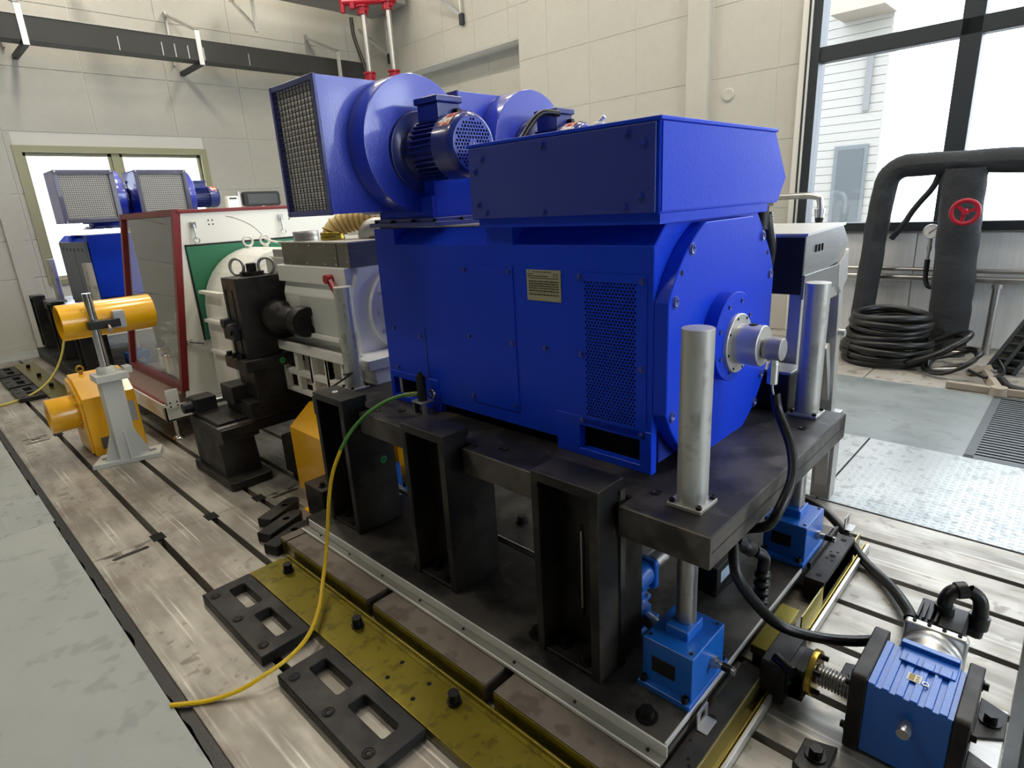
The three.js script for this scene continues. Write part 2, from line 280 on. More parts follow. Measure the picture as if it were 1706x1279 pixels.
mesh('round_cover', [L([-3.42, 2.74, WZ], [-3.42, 2.74, WZ + 1], [[0.075, 0], [0.075, 0.008], [0.06, 0.02], [0.035, 0.012], [0, 0.012]], 24)], wallMat, wr);
// big window: dark metal frame; a second one like it farther along the wall, out of the frame
function tallWindow(n, x0, x1, y0, mull, trans) {
  const w = struct('window_' + n, [B(x0, x0 + 0.1, y0, 5.9, WZ - 0.2, WZ + 0.02, 0.006), B(x0, x1, y0, y0 + 0.09, WZ - 0.2, WZ + 0.06, 0.006), B(x1 - 0.1, x1, y0, 5.9, WZ - 0.2, WZ + 0.02, 0.006), B(x0, x1, 5.8, 5.9, WZ - 0.2, WZ + 0.02, 0.006)], frameDark);
  for (const x of mull) mesh('mullion', B(x - 0.085, x + 0.085, y0 + 0.09, 5.8, WZ - 0.16, WZ, 0.008), frameDark, w);
  for (const y of trans) mesh('transom', B(x0 + 0.08, x1 - 0.08, y, y + 0.15, WZ - 0.14, WZ, 0.008), frameDark, w);
  const xs = [x0 + 0.1, ...mull.flatMap((x) => [x - 0.085, x + 0.085]), x1 - 0.1], ys = [y0 + 0.09, ...trans.flatMap((y) => [y, y + 0.15]), 5.8];
  for (let i = 0; i < xs.length; i += 2) for (let j = 0; j < ys.length; j += 2) mesh('pane', P(xs[i], xs[i + 1], ys[j], ys[j + 1], WZ - 0.086, WZ - 0.08), paleGlass, w);
  return w;
}
const w2 = tallWindow(2, -2.53, 0.85, 1.16, [-1.13], [2.9, 4.5]);
mesh('frame_edge', P(-2.555, -2.535, 1.16, 5.9, WZ - 0.02, WZ + 0.055), frameDark, w2);
tallWindow(3, 5.2, 8.7, 2.5, [6.95], [4.2]);
// steel cladding under the window, in sheets
for (let k = 0, x = -2.5; k < 9; k++, x += 1.18) { mesh('cladding_sheet', B(x, x + 1.17, 0.02, 0.66, WZ - 0.004, WZ + 0.012, 0.003), cladMat, wr); mesh('cladding_sheet', B(x, x + 1.17, 0.67, 1.14, WZ - 0.004, WZ + 0.016, 0.003), cladMat, wr); }
struct('ceiling', P(-11.2, EX, CY, CY + 0.25, -7.9, NZ), ceilMat);
struct('wall_left', P(-11.2, EX, 0, CY, NZ, NZ + 0.25), std({ color: 0x77776f, roughness: 0.8 }));
// right end wall with tall windows of its own, which light the end shield
const wq = struct('wall_front', [P(EX, EX + 0.25, 0, 0.9, -7.9, NZ), P(EX, EX + 0.25, 5.8, CY, -7.9, NZ), P(EX, EX + 0.25, 0.9, 5.8, -7.9, -6.6), P(EX, EX + 0.25, 0.9, 5.8, -0.6, NZ)], wallMat);
const w4 = struct('window_4', [P(EX + 0.05, EX + 0.15, 0.9, 5.8, -6.6, -6.5), P(EX + 0.05, EX + 0.15, 0.9, 5.8, -0.7, -0.6), P(EX + 0.05, EX + 0.15, 0.9, 1.0, -6.6, -0.6), P(EX + 0.05, EX + 0.15, 5.7, 5.8, -6.6, -0.6), P(EX + 0.05, EX + 0.15, 3.3, 3.42, -6.6, -0.6), P(EX + 0.05, EX + 0.15, 0.9, 5.8, -3.66, -3.54)], frameDark);
for (const [a, b] of [[-6.5, -3.66], [-3.54, -0.7]]) for (const [c, d] of [[1.0, 3.3], [3.42, 5.7]]) mesh('pane', P(EX + 0.09, EX + 0.096, c, d, a, b), paleGlass, w4);
// the tiled building across the yard, seen through the window
{
  const t = thing('building', 'pale tiled office building seen outside beyond the big window', 'building', [-6.3, 0, -15]);
  const tile = std({ color: 0x8f8d87, roughness: 0.7 }), gap = std({ color: 0x7d7b75, roughness: 0.8 }), dk = std({ color: 0x5d6265, roughness: 0.4 });
  mesh('facade', P(-9.5, -3.62, 0, 12, -15.6, -15), gap, t);
  const courses = []; for (let y = 0; y < 12; y += 0.17) courses.push(P(-9.5, -3.585, y + 0.012, y + 0.17, -15, -14.985));
  mesh('tile_course', courses, tile, t, STUFF);
  mesh('balcony_slab', P(-4.5, -3.55, 4.85, 5.6, -15, -14.1), std({ color: 0x8d857a, roughness: 0.8 }), t);
  mesh('corner_pier', P(-3.98, -3.86, 3.1, 4.4, -14.99, -14.93), std({ color: 0x6e6f6e, roughness: 0.8 }), t);
  for (const [x0, x1, y0, y1] of [[-4.44, -3.78, 0.5, 2.45]]) { const f = mesh('window', P(x0, x1, y0, y1, -15.2, -14.95), dk, t); mesh('pane', P(x0 + 0.08, x1 - 0.08, y0 + 0.08, y1 - 0.08, -14.97, -14.94), std({ color: 0x4b5053, roughness: 0.3 }), f); }
  single('yard', 'pale concrete yard outside the big window', 'yard', P(-30, 30, -0.6, -0.35, -40, -7.95), concrete).userData.kind = 'structure';
}
// floor drain grate on the right: a frame and single bars
{
  const g = struct('floor_grate', [P(-0.38, -0.33, -0.05, 0.002, -5.78, -4.33), P(-0.02, 0.03, -0.05, 0.002, -5.78, -4.33), P(0.3, 0.35, -0.05, 0.002, -5.78, -4.33), P(0.57, 0.62, -0.05, 0.002, -5.78, -4.33), P(-0.38, 0.62, -0.05, 0.002, -4.38, -4.33), P(-0.38, 0.62, -0.05, 0.002, -5.78, -5.73), P(-0.38, 0.62, -0.3, -0.28, -5.78, -4.33)], std({ color: 0x565b5c, roughness: 0.5, metalness: 0.5 }));
  const bm = std({ color: 0x62686a, roughness: 0.45, metalness: 0.5 });
  for (const [a, b] of [[-0.33, -0.02], [0.03, 0.3]]) for (let z = -5.7; z < -4.4; z += 0.05) mesh('grate_bar', P(a, b, -0.04, 0, z, z + 0.026), bm, g);
  mesh('drain_pit', P(-0.36, 0.6, -0.28, -0.26, -5.76, -4.35), darkHole, g);
}

// ---------------------------------------------------------------- the cast iron T-slot bed
const bed = thing('t_slot_bed', 'long grey cast iron bed with dark T-slots under all the machines', 'machine bed', [-5, 0, -1.8]);
mesh('bed_body', P(-10.2, 0.045, -0.28, -0.085, -3.245, -0.385), blackPlain, bed);
{
  const slots = [-0.69, -0.975, -1.26, -1.545, -1.83, -2.115, -2.4, -2.685, -2.97], joints = [-10.2, -8.68, -6.07, -3.48, -0.89, 0.05];
  const edges = [-0.38, ...slots.flatMap((s) => [s + 0.016, s - 0.016]), -3.25];
  const pock = [];                                                // joint pockets: two rounded slots and a waist between
  for (const x of [-6.07, -3.48]) for (const z of [-0.54, -1.4]) pock.push([x, z]);
  for (let i = 0; i < edges.length; i += 2) for (let j = 0; j < 5; j++) {
    const z1 = edges[i], z0 = edges[i + 1], x0 = joints[j] + 0.0015, x1 = joints[j + 1] - 0.0015, out = [], p = pock.find((q) => q[1] < z1 && q[1] > z0 && (Math.abs(x1 - q[0]) < 0.1 || Math.abs(x0 - q[0]) < 0.1));
    const pr = p && Math.abs(x1 - p[0]) < 0.1, plft = p && Math.abs(x0 - p[0]) < 0.1;
    const holes = [];
    if (pr) holes.push(rrect(x1 - 0.085, x1 - 0.05, p[1] - 0.085, p[1] + 0.085, 0.017)); if (plft) holes.push(rrect(x0 + 0.05, x0 + 0.085, p[1] - 0.085, p[1] + 0.085, 0.017));
    out.push([x0, z0]); if (plft) out.push([x0, p[1] - 0.03], [x0 + 0.05, p[1] - 0.03], [x0 + 0.05, p[1] + 0.03], [x0, p[1] + 0.03]); 
    const o2 = plft ? [[x0, z0], [x1, z0], ...(pr ? [[x1, p[1] - 0.03], [x1 - 0.049, p[1] - 0.03], [x1 - 0.049, p[1] + 0.03], [x1, p[1] + 0.03]] : []), [x1, z1], [x0, z1], [x0, p[1] + 0.03], [x0 + 0.049, p[1] + 0.03], [x0 + 0.049, p[1] - 0.03], [x0, p[1] - 0.03]]
      : [[x0, z0], [x1, z0], ...(pr ? [[x1, p[1] - 0.03], [x1 - 0.049, p[1] - 0.03], [x1 - 0.049, p[1] + 0.03], [x1, p[1] + 0.03]] : []), [x1, z1], [x0, z1]];
    mesh('bed_strip', X('y', o2, -0.085, 0, { holes, bevel: 0.002 }), bedMat, bed);
  }
  for (const [x, z] of pock) mesh('joint_clamp', [P(x - 0.045, x + 0.045, -0.05, -0.018, z - 0.026, z + 0.026), ...bolt([x, -0.02, z], [0, 1, 0], 0.014, 0.012)], boltBlack, bed);
  // wider pockets where a slot crosses a joint
  for (const [x, z] of [[-3.48, -0.69], [-3.48, -0.975], [-3.48, -1.26], [-6.07, -0.69]]) mesh('slot_pocket', B(x - 0.045, x + 0.045, -0.01, 0.0015, z - 0.032, z + 0.032, 0.001), darkHole, bed);
}
struct('trench', [P(-11, 0.1, -0.3, -0.29, -0.4, -0.33)], darkHole);
// ragged rubber strip in the trench beside the bed
{
  const r = rng(9), pts = []; for (let x = -10.8; x < 0.05; x += 0.06) pts.push([x, -0.343 + 0.014 * (r() - 0.5)]);
  single('trench_seal', 'ragged black rubber seal lying in the gap along the near edge of the bed', 'rubber strip', X('y', [...pts, [0.05, -0.382], [-10.8, -0.382]], -0.03, -0.006), rubber);
}
// ---------------------------------------------------------------- base plate on grey riser pads
const basePlate = thing('base_plate', 'thick black base plate carrying the jacks and columns under the near blue motor', 'base plate', [-1.7, 0.09, -1.95]);
mesh('plate', B(-2.78, -0.665, 0.09, 0.13, -2.76, -1.222, 0.005), tableMat, basePlate);
for (const [x, z] of [[-0.757, -1.275], [-1.25, -1.335], [-1.93, -1.33], [-1.27, -2.0], [-2.2, -1.55], [-1.85, -1.9]]) mesh('plate_bolt', bolt([x, 0.13, z], [0, 1, 0], 0.024, 0.024), boltBlack, basePlate);
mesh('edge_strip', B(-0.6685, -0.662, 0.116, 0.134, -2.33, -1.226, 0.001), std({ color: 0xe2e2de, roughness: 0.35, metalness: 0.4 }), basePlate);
for (const [x0, x1] of [[-2.77, -2.71], [-2.7, -1.98], [-1.935, -1.265], [-1.22, -0.668]]) {
  const i = [-2.77, -2.7, -1.935, -1.22].indexOf(x0);
  const t = thing('riser_pad', ['short grey steel riser pad at the far left end under the base plate edge', 'grey steel riser pad behind the far black clamp plate and yellow rail', 'grey steel riser pad in the middle of the row under the base plate edge', 'nearest grey steel riser pad, at the corner of the base plate'][i], 'riser pad', [x0, 0, -1.15], null);
  mesh('pad', B(x0, x1, 0, 0.088, -1.5, -1.068, 0.003), padMat, t);
  mesh('front_strip', P(x0 + 0.002, x1 - 0.002, 0.002, 0.082, -1.069, -1.065), chrom, t);
}
// ground edge trim: a thin channel along the edge of the base plate
{
  const lip = std({ color: 0xe6e6e2, roughness: 0.35, metalness: 0.4 });
  const t = thing('edge_channel', 'long thin bright aluminium channel along the near edge of the black base plate', 'channel', [-1.7, 0.09, -1.2]);
  mesh('web', P(-2.74, -0.655, 0.09, 0.095, -1.222, -1.176), std({ color: 0x85857f, roughness: 0.45, metalness: 0.5 }), t);
  mesh('flange', B(-2.74, -0.655, 0.09, 0.103, -1.1785, -1.172, 0.001), lip, t);
  mesh('flange', B(-2.74, -0.655, 0.09, 0.133, -1.2215, -1.2155, 0.001), lip, t);
  for (let x = -2.6; x < -0.7; x += 0.27) mesh('screw', bolt([x, 0.095, -1.2035], [0, 1, 0], 0.006, 0.004, false), boltBlack, t);
}
// yellow passivated angle rail bolted to the bed
{
  const t = thing('angle_rail', 'yellow passivated steel angle rail bolted to the bed beside the base plate', 'angle rail', [-1.6, 0, -0.93]);
  mesh('flat_leg', B(-2.665, -0.5, 0.022, 0.035, -1.02, -0.855, 0.003), chrom, t);
  mesh('upright_leg', B(-2.665, -0.5, 0.022, 0.041, -1.05, -1.04, 0.003), chrom, t);
  mesh('web', P(-2.665, -0.5, 0.0, 0.026, -1.05, -0.86), chrom, t);
  for (const x of [-2.53, -1.93, -1.33]) mesh('rail_bolt', [C([x, 0.035, -0.985], [x, 0.075, -0.985], 0.021, 0.021, 8), C([x, 0.035, -0.985], [x, 0.042, -0.985], 0.026, 0.026, 20)], boltBlack, t);
  for (const [x, z] of [[-1.62, -0.98], [-1.6, -0.9], [-1.46, -0.98], [-1.45, -0.9]]) mesh('hole', C([x, 0.03, z], [x, 0.0354, z], 0.009, 0.009, 14), darkHole, t);
}
// black clamp plates with two windows and three screws
function clampPlate(x, label) {
  const t = thing('clamp_plate', label, 'clamp plate', [x + 0.3, 0, -0.74]);
  const holes = [[0.06, 0.255], [0.325, 0.53]].map(([a, b]) => rrect(x + a, x + b, -0.797, -0.73, 0.012));
  mesh('plate', X('y', rect(x, x + 0.6, -0.848, -0.635), 0, 0.045, { holes, bevel: 0.003 }), black, t);
  for (const dx of [0.06, 0.3, 0.54]) mesh('socket_screw', [...socket([x + dx, 0.042, -0.672], [0, 1, 0], 0.016, 0.006), ring([x + dx, 0.0455, -0.672], 'y', 0.02, 0.0018, 24, 5)], boltBlack, t);
  return t;
}
const cp = clampPlate(-2.65, 'farther black clamp plate with two windows, beside the left end of the yellow rail');
copy(cp, [0.735, 0, 0], 'nearer black clamp plate with two windows, closest to the camera beside the yellow rail');

// ---------------------------------------------------------------- lifting table: columns, plate, jacks, posts
const table = thing('lifting_table', 'thick black steel table plate carrying the near blue motor', 'table plate', [-1.7, 0.655, -1.95]);
mesh('plate', X('y', [[-2.8, -2.56], [-0.62, -2.56], [-0.62, -1.36], [-0.915, -1.36], [-0.915, -1.43], [-1.22, -1.43], [-1.22, -1.372], [-1.64, -1.372], [-1.64, -1.43], [-1.945, -1.43], [-1.945, -1.372], [-2.36, -1.372], [-2.36, -1.43], [-2.68, -1.43], [-2.68, -1.372], [-2.8, -1.372]], 0.655, 0.76, { bevel: 0.004 }), tableMat, table);
mesh('edge_groove', P(-0.6205, -0.6195, 0.706, 0.709, -2.55, -1.37), darkHole, table);
for (const [x, z] of [[-1.05, -1.47], [-0.87, -1.5], [-1.5, -1.46], [-1.62, -1.41], [-2.2, -1.5], [-2.3, -1.43], [-0.7, -2.3]]) mesh('table_hole', [...socket([x, 0.757, z], [0, 1, 0], 0.016, 0.006), ring([x, 0.76, z], 'y', 0.019, 0.002, 20, 5)], boltBlack, table);
function makeColumn(label) {                                     // box column with an open front and a web
  const x0 = -1.205, x1 = -0.937, t = thing('guide_column', label, 'guide column', [-1.07, 0.13, -1.4]);
  mesh('side_flange', B(x0, x0 + 0.03, 0.13, 0.8, -1.4, -1.285, 0.004), black, t);
  mesh('side_flange', B(x1 - 0.035, x1, 0.13, 0.8, -1.4, -1.285, 0.004), black, t);
  mesh('lower_side', B(x1 - 0.03, x1 - 0.002, 0.13, 0.65, -1.54, -1.4, 0.003), black, t);
  mesh('lower_side', B(x0 + 0.002, x0 + 0.03, 0.13, 0.65, -1.54, -1.4, 0.003), black, t);
  mesh('top_cap', B(x0, x1, 0.79, 0.825, -1.42, -1.285, 0.004), black, t);
  mesh('web', X('z', rect(x0 + 0.02, x1 - 0.02, 0.13, 0.8), -1.42, -1.395, { holes: [rrect(-1.088, -1.074, 0.26, 0.62, 0.007)] }), black, t);
  mesh('foot', B(x0 + 0.03, x1 - 0.035, 0.13, 0.148, -1.4, -1.29, 0.003), black, t);
  mesh('slot_glint_rod', C([-1.081, 0.3, -1.388], [-1.081, 0.6, -1.388], 0.005, 0.005, 10), steel, t);  // thin steel rod added in place of the light line in the slot
  for (const [x, z] of [[x0 + 0.075, -1.345], [x1 - 0.085, -1.325]]) mesh('foot_bolt', bolt([x, 0.148, z], [0, 1, 0], 0.019, 0.02), boltBlack, t);
  return t;
}
const col3 = makeColumn('nearest of three black guide columns, at the corner post end of the table');
copy(col3, [-0.722, 0, -0.012], 'middle of three black guide columns, right under the ground cable clamp');
const col1 = copy(col3, [-1.45, 0, -0.02], 'leftmost of three black guide columns, in front of the far grey post');
mesh('wear_strip', B(-0.9375, -0.928, 0.13, 0.79, -1.42, -1.392, 0.001), tableMat, col3);
function greenTag(name, c, d, label) {
  const t = thing(name, label, 'sticker', c), e = V(...c).add(V(...d).multiplyScalar(1)).toArray();
  mesh('disc', L(c, e, [[0.02, 0], [0.02, 0.0012], [0, 0.0012]], 24), std({ color: 0x2f9a52, roughness: 0.5 }), t);
  const q = V(...c).addScaledVector(V(...d), 0.0016);
  mesh('ring_print', [d[2] ? ring(q.toArray(), 'z', 0.008, 0.0012, 20, 4) : ring(q.toArray(), 'x', 0.008, 0.0012, 20, 4)], std({ color: 0x0d3f22, roughness: 0.6 }), t);
}
greenTag('round_sticker', [-2.3875, 0.47, -1.49], [1, 0, 0], 'round green sticker on the lower side of the leftmost guide column');
single('round_label', 'small white round label on top of the leftmost guide column', 'sticker', [L([-2.55, 0.825, -1.37], [-2.55, 1.825, -1.37], [[0.014, 0], [0.014, 0.002], [0.005, 0.002]], 20)], white);
// grey screw cover posts
function makePost(label) {
  const t = thing('cover_post', label, 'post', [-0.75, 0.76, -1.505]);
  mesh('tube', [C([-0.75, 0.772, -1.505], [-0.75, 1.296, -1.505], 0.0455, 0.0455, 36, true), L([-0.75, 1.294, -1.505], [-0.75, 2.294, -1.505], [[0.0455, 0], [0.044, 0.003], [0, 0.003]], 36)], tubeGrey, t);
  mesh('flange', B(-0.805, -0.695, 0.76, 0.772, -1.56, -1.45, 0.002), tubeGrey, t);
  for (const [a, b] of [[-1, -1], [1, -1], [1, 1], [-1, 1]]) mesh('flange_screw', socket([-0.75 + a * 0.043, 0.772, -1.505 + b * 0.043], [0, 1, 0], 0.009, 0.01), boltBlack, t);
  return t;
}
const post = makePost('nearest tall grey tube post, at the near corner of the black table');
copy(post, [0.005, 0, -0.965], 'tall grey tube post at the far right corner of the black table');
copy(post, [-1.965, 0, -0.075], 'tall grey tube post behind the leftmost guide column');
{
  const t = thing('clamp_strap', 'thin black strap tied round the foot of the left grey post', 'strap', [-2.7, 0.8, -1.58]);
  mesh('band', [T([[-2.667, 0.86, -1.545], [-2.70, 0.85, -1.53], [-2.755, 0.84, -1.545], [-2.765, 0.835, -1.6]], 0.005, 20, 6), T([[-2.667, 0.86, -1.545], [-2.72, 0.82, -1.51], [-2.80, 0.775, -1.49]], 0.005, 20, 6)], plastic, t);
}
// blue screw jacks
function makeJack(label) {
  const x = -0.757, z = -1.505, t = thing('screw_jack', label, 'screw jack', [x, 0.13, z]);
  mesh('foot_flange', B(x - 0.093, x + 0.092, 0.13, 0.152, z - 0.13, z + 0.138, 0.004), jackBlue, t);
  mesh('gear_case', [B(x - 0.086, x + 0.088, 0.15, 0.31, z - 0.1, z + 0.118, 0.005), B(x - 0.04, x + 0.04, 0.305, 0.345, z - 0.045, z + 0.06, 0.006)], jackBlue, t);
  mesh('name_plate', B(x - 0.05, x + 0.03, 0.2, 0.255, z + 0.117, z + 0.121, 0.001), plastic, t);
  for (const [a, b] of [[-0.075, 0.128], [0.07, 0.128], [0.075, -0.118], [-0.075, -0.118]]) mesh('foot_screw', socket([x + a, 0.152, z + b], [0, 1, 0], 0.011, 0.02), boltBlack, t);
  for (const [a, b] of [[0.07, 0.095], [0.07, -0.082], [-0.07, 0.095], [-0.07, -0.082]]) mesh('cover_screw', socket([x + a, 0.309, z + b], [0, 1, 0], 0.006, 0.004), boltBlack, t);
  const prof = [[0, 0]]; for (let k = 0; k <= 28; k++) { const y = 0.0112 * k; prof.push([0.0265, y], [0.033, y + 0.004]); } prof.push([0.028, 0.326], [0, 0.326]);
  mesh('lifting_screw', L([x, 0.335, z], [x, 1.335, z], prof, 24), steel, t);
  const s = mesh('drive_shaft', [C([x + 0.086, 0.225, z - 0.01], [x + 0.105, 0.225, z - 0.01], 0.02), C([x + 0.1, 0.225, z - 0.01], [x + 0.165, 0.225, z - 0.01], 0.0125)], steel, t);
  mesh('shaft_key', C([x + 0.125, 0.225, z - 0.01], [x + 0.155, 0.225, z - 0.01], 0.0132), boltBlack, s);
  return t;
}
const jack = makeJack('nearest blue screw jack, below the near grey post');
copy(jack, [0.005, 0, -0.965], 'blue screw jack below the far right grey post, beside the black hose');
copy(jack, [-1.93, 0, -0.12], 'blue screw jack half hidden behind the leftmost guide column');
copy(jack, [-1.0, 0, -0.99], 'blue screw jack in the shadow under the middle of the table');
// bevel gearbox with its couplings and the line shaft
{
  const t = thing('angle_gearbox', 'small bright blue right angle gearbox beside the nearest black column', 'gearbox', [-1.02, 0.13, -1.62]);
  mesh('case', [B(-1.13, -0.985, 0.15, 0.325, -1.665, -1.475, 0.022), ...[0.19, 0.235, 0.28].map((y) => B(-1.12, -0.978, y - 0.008, y + 0.008, -1.67, -1.47, 0.004)), C([-1.0, 0.335, -1.56], [-1.0, 0.345, -1.645], 0.05, 0.05)], jackBlue, t);
  mesh('base_flange', B(-1.14, -0.955, 0.13, 0.152, -1.69, -1.455, 0.005), jackBlue, t);
  const of = mesh('output_cover', [X('x', rrect(-1.63, -1.5, 0.16, 0.29, 0.02), -0.99, -0.968, { bevel: 0.003 }), L([-0.97, 0.225, -1.565], [0, 0.225, -1.565], [[0.055, 0], [0.055, 0.012], [0.046, 0.016], [0.046, 0.024], [0.034, 0.03], [0, 0.03]], 32)], jackBlue, t);
  for (const [a, b] of [[0.05, 0.05], [-0.05, 0.05], [0.05, -0.05], [-0.05, -0.05]]) mesh('cover_bolt', bolt([-0.968, 0.225 + a, -1.565 + b], [1, 0, 0], 0.008, 0.008), steel, of);
  mesh('input_flange', X('z', rrect(-1.058, -0.945, 0.288, 0.4, 0.012), -1.665, -1.64, { bevel: 0.004 }), jackBlue, t);
  mesh('input_coupling', [C([-1.0, 0.345, -1.66], [-1.0, 0.345, -1.775], 0.034), C([-1.0, 0.345, -1.7], [-1.0, 0.345, -1.706], 0.0355)], steel, t);
  mesh('output_shaft', C([-0.945, 0.225, -1.565], [-0.9, 0.226, -1.55], 0.014), steel, t);
}
single('coupling', 'dark steel coupling between the small blue gearbox and the nearest screw jack', 'coupling', [C([-0.93, 0.227, -1.556], [-0.845, 0.227, -1.528], 0.025), C([-0.905, 0.227, -1.548], [-0.898, 0.227, -1.546], 0.0262), C([-0.87, 0.227, -1.536], [-0.863, 0.227, -1.534], 0.0262)], steel);
single('line_shaft', 'long thin steel shaft running low behind the columns under the table', 'shaft', [C([-2.5, 0.225, -1.615], [-1.16, 0.225, -1.6], 0.013), C([-2.6, 0.225, -1.62], [-2.46, 0.225, -1.615], 0.024)], steel);

// ---------------------------------------------------------------- the near blue motor (built once, copied for the far one)
const MZ = -2.005, MY = 1.157;
function makeMotor(label) {
  const t = thing('test_motor', label, 'electric motor', [-1.67, 0.76, MZ]);
  const zn = -1.6, zf = -2.41, top = 1.572;
  const sq = (c) => [[zf, 0.905], [zn, 0.905], [zn, c ? 1.504 : top], [c ? zn - 0.075 : zn, top], [c ? zf + 0.075 : zf, top], [zf, c ? 1.504 : top]];
  mesh('frame', [X('x', sq(0), -2.4, -2.25), X('x', sq(1), -2.25, -1.665), X('x', sq(0), -1.665, -1.528), X('x', sq(1), -1.528, -0.965), X('x', [[zf, 0.905], [zn, 0.905], [zn + 0.002, 1.504], [zn - 0.07, top + 0.002], [zf + 0.07, top + 0.002], [zf, 1.504]], -0.97, -0.945, { bevel: 0.003 })], blue, t);
  mesh('lower_frame', P(-2.032, -1.343, 0.805, 0.906, zf, zn), blue, t);
  // feet with openings; a black plate paints the shade of the cooling duct
  for (const [a, b, w0, w1] of [[-1.345, -0.945, -1.238, -0.99], [-2.4, -2.03, -2.375, -2.136]]) for (const s of [1, -1]) {
    const z0 = s > 0 ? zn - 0.03 : zf, z1 = s > 0 ? zn + 0.004 : zf + 0.03;
    mesh('foot', X('z', rect(a, b, 0.76, 0.91), z0, z1, { holes: s > 0 ? [rect(w0, w1, 0.787, 0.876)] : [], bevel: 0.002 }), blue, t);
    if (s > 0) mesh('duct_shade', P(w0 - 0.01, w1 + 0.01, 0.77, 0.9, z0 - 0.03, z0 - 0.02), darkHole, t);
  }
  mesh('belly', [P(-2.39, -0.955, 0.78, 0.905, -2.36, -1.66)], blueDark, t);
  // bearing shield: a circle cut square
  const sh = [], R = 0.443, hw = 0.405; for (let k = 0; k < 180; k++) { const a = k / 180 * Math.PI * 2; sh.push([MZ + Math.max(-hw, Math.min(hw, R * Math.cos(a))), MY + Math.max(-hw, Math.min(hw, R * Math.sin(a)))]); }
  mesh('end_shield', X('x', sh, -0.945, -0.895, { bevel: 0.003 }), blue, t);
  const sb = [[-1.736, 1.485], [-1.64, 1.335], [-2.28, 1.485], [-2.375, 1.335], [-1.635, 0.965], [-1.73, 0.83], [-2.35, 0.935], [-2.3, 0.83]];
  for (const [z, y] of sb) mesh('shield_bolt', [...socket([-0.897, y, z], [1, 0, 0], 0.015, 0.008), ring([-0.894, y, z], 'x', 0.0185, 0.002, 20, 5)], blueDark, t);
  for (const [z, y] of [[-1.675, 1.42], [-2.335, 1.42], [-2.36, 0.99]]) mesh('jacking_hole', C([-0.896, y, z], [-0.8945, y, z], 0.009, 0.009, 12), darkHole, t);
  // bearing cover
  const bc = mesh('bearing_cover', L([-0.897, MY + 0.012, MZ + 0.03], [0.1, MY + 0.012, MZ + 0.03], [[0.155, 0], [0.155, 0.046], [0.151, 0.05], [0, 0.05]], 56), blue, t);
  for (let k = 0; k < 8; k++) { const a = k * Math.PI / 4 + 0.3; mesh('cover_bolt', socket([-0.848, MY + 0.012 + 0.125 * Math.sin(a), MZ + 0.03 + 0.125 * Math.cos(a)], [1, 0, 0], 0.008, 0.006), blueDark, bc); }
  // side covers
  const cov = mesh('side_cover', B(-1.812, -1.535, 0.86, 1.43, zn - 0.001, zn + 0.004, 0.001), blue, t);
  for (const [x, y] of [[-1.797, 1.41], [-1.553, 1.41], [-1.553, 1.14], [-1.797, 1.14], [-1.797, 0.885], [-1.553, 0.885]]) mesh('cover_screw', bolt([x, y, zn + 0.004], [0, 0, 1], 0.0075, 0.006), blueDark, cov);
  mesh('panel_seam', P(-2.1, -2.096, 0.9, 1.14, zn, zn + 0.003), blueDark, t);
  for (const [x, y] of [[-2.33, 1.12], [-2.13, 1.1], [-2.33, 0.93], [-1.39, 1.14], [-2.12, 0.91]]) mesh('frame_screw', bolt([x, y, zn], [0, 0, 1], 0.008, 0.007), blueDark, t);
  // perforated air inlet cover: a sheet with real holes
  const holes = []; const px0 = -1.208, px1 = -1.006, py0 = 0.915, py1 = 1.39, pt = 0.0128; let row = 0;
  for (let y = py0 + 0.008; y < py1; y += pt * 0.866, row++) for (let x = px0 + 0.006 + (row % 2) * pt / 2; x < px1; x += pt) holes.push(circle(x, y, 0.0047, 6, 0.5));
  const pc = mesh('perforated_cover', X('z', rect(-1.24, -0.968, 0.885, 1.42), zn + 0.001, zn + 0.004, { holes }), blue, t);
  mesh('painted_cavity', P(px0 - 0.002, px1 + 0.002, py0, py1, zn + 0.0002, zn + 0.0008), darkHole, pc);  // flat black sheet painting the shade behind the holes, on a solid frame
  for (const [x, y] of [[-1.225, 1.405], [-0.985, 1.4], [-1.225, 1.14], [-0.985, 1.12], [-1.225, 0.9], [-0.985, 0.895]]) mesh('cover_screw', bolt([x, y, zn + 0.004], [0, 0, 1], 0.008, 0.006), blueDark, pc);
  // rating plate: rows of unreadably small print
  const npx = new THREE.CanvasTexture((() => { const c = document.createElement('canvas'); c.width = 320; c.height = 240; const g = c.getContext('2d'), r = rng(77); g.fillStyle = '#b3ad94'; g.fillRect(0, 0, 320, 240); g.fillStyle = '#24221a';
    const rows = [[14, 60, 240, 7], [30, 12, 60, 9], [30, 250, 300, 7], [46, 12, 210, 9], [46, 250, 300, 6], [62, 20, 300, 8], [86, 20, 300, 12], [104, 20, 300, 12], [122, 20, 300, 12], [140, 20, 300, 12], [160, 20, 300, 12], [178, 20, 300, 3], [190, 20, 300, 12]];
    for (const [y, a, b, h] of rows) { let x = a; while (x < b) { const w = 8 + r() * 26; g.fillRect(x, y, Math.min(w, b - x), h * 0.8); x += w + 4; } }
    g.fillRect(12, 8, 8, 16); g.fillRect(16, 8, 16, 5); return c; })()); npx.colorSpace = THREE.SRGBColorSpace; npx.repeat.set(1 / 0.158, 1 / 0.108); npx.offset.set(1.465 / 0.158, -(1.314 - 0.0) / 0.108 + 0);
  npx.wrapS = npx.wrapT = THREE.RepeatWrapping;
  const np = mesh('rating_plate', B(-1.465, -1.307, 1.312, 1.422, zn, zn + 0.003, 0.0008), std({ map: npx, roughness: 0.4, metalness: 0.4 }), t, { label: 'brass coloured rating plate' });
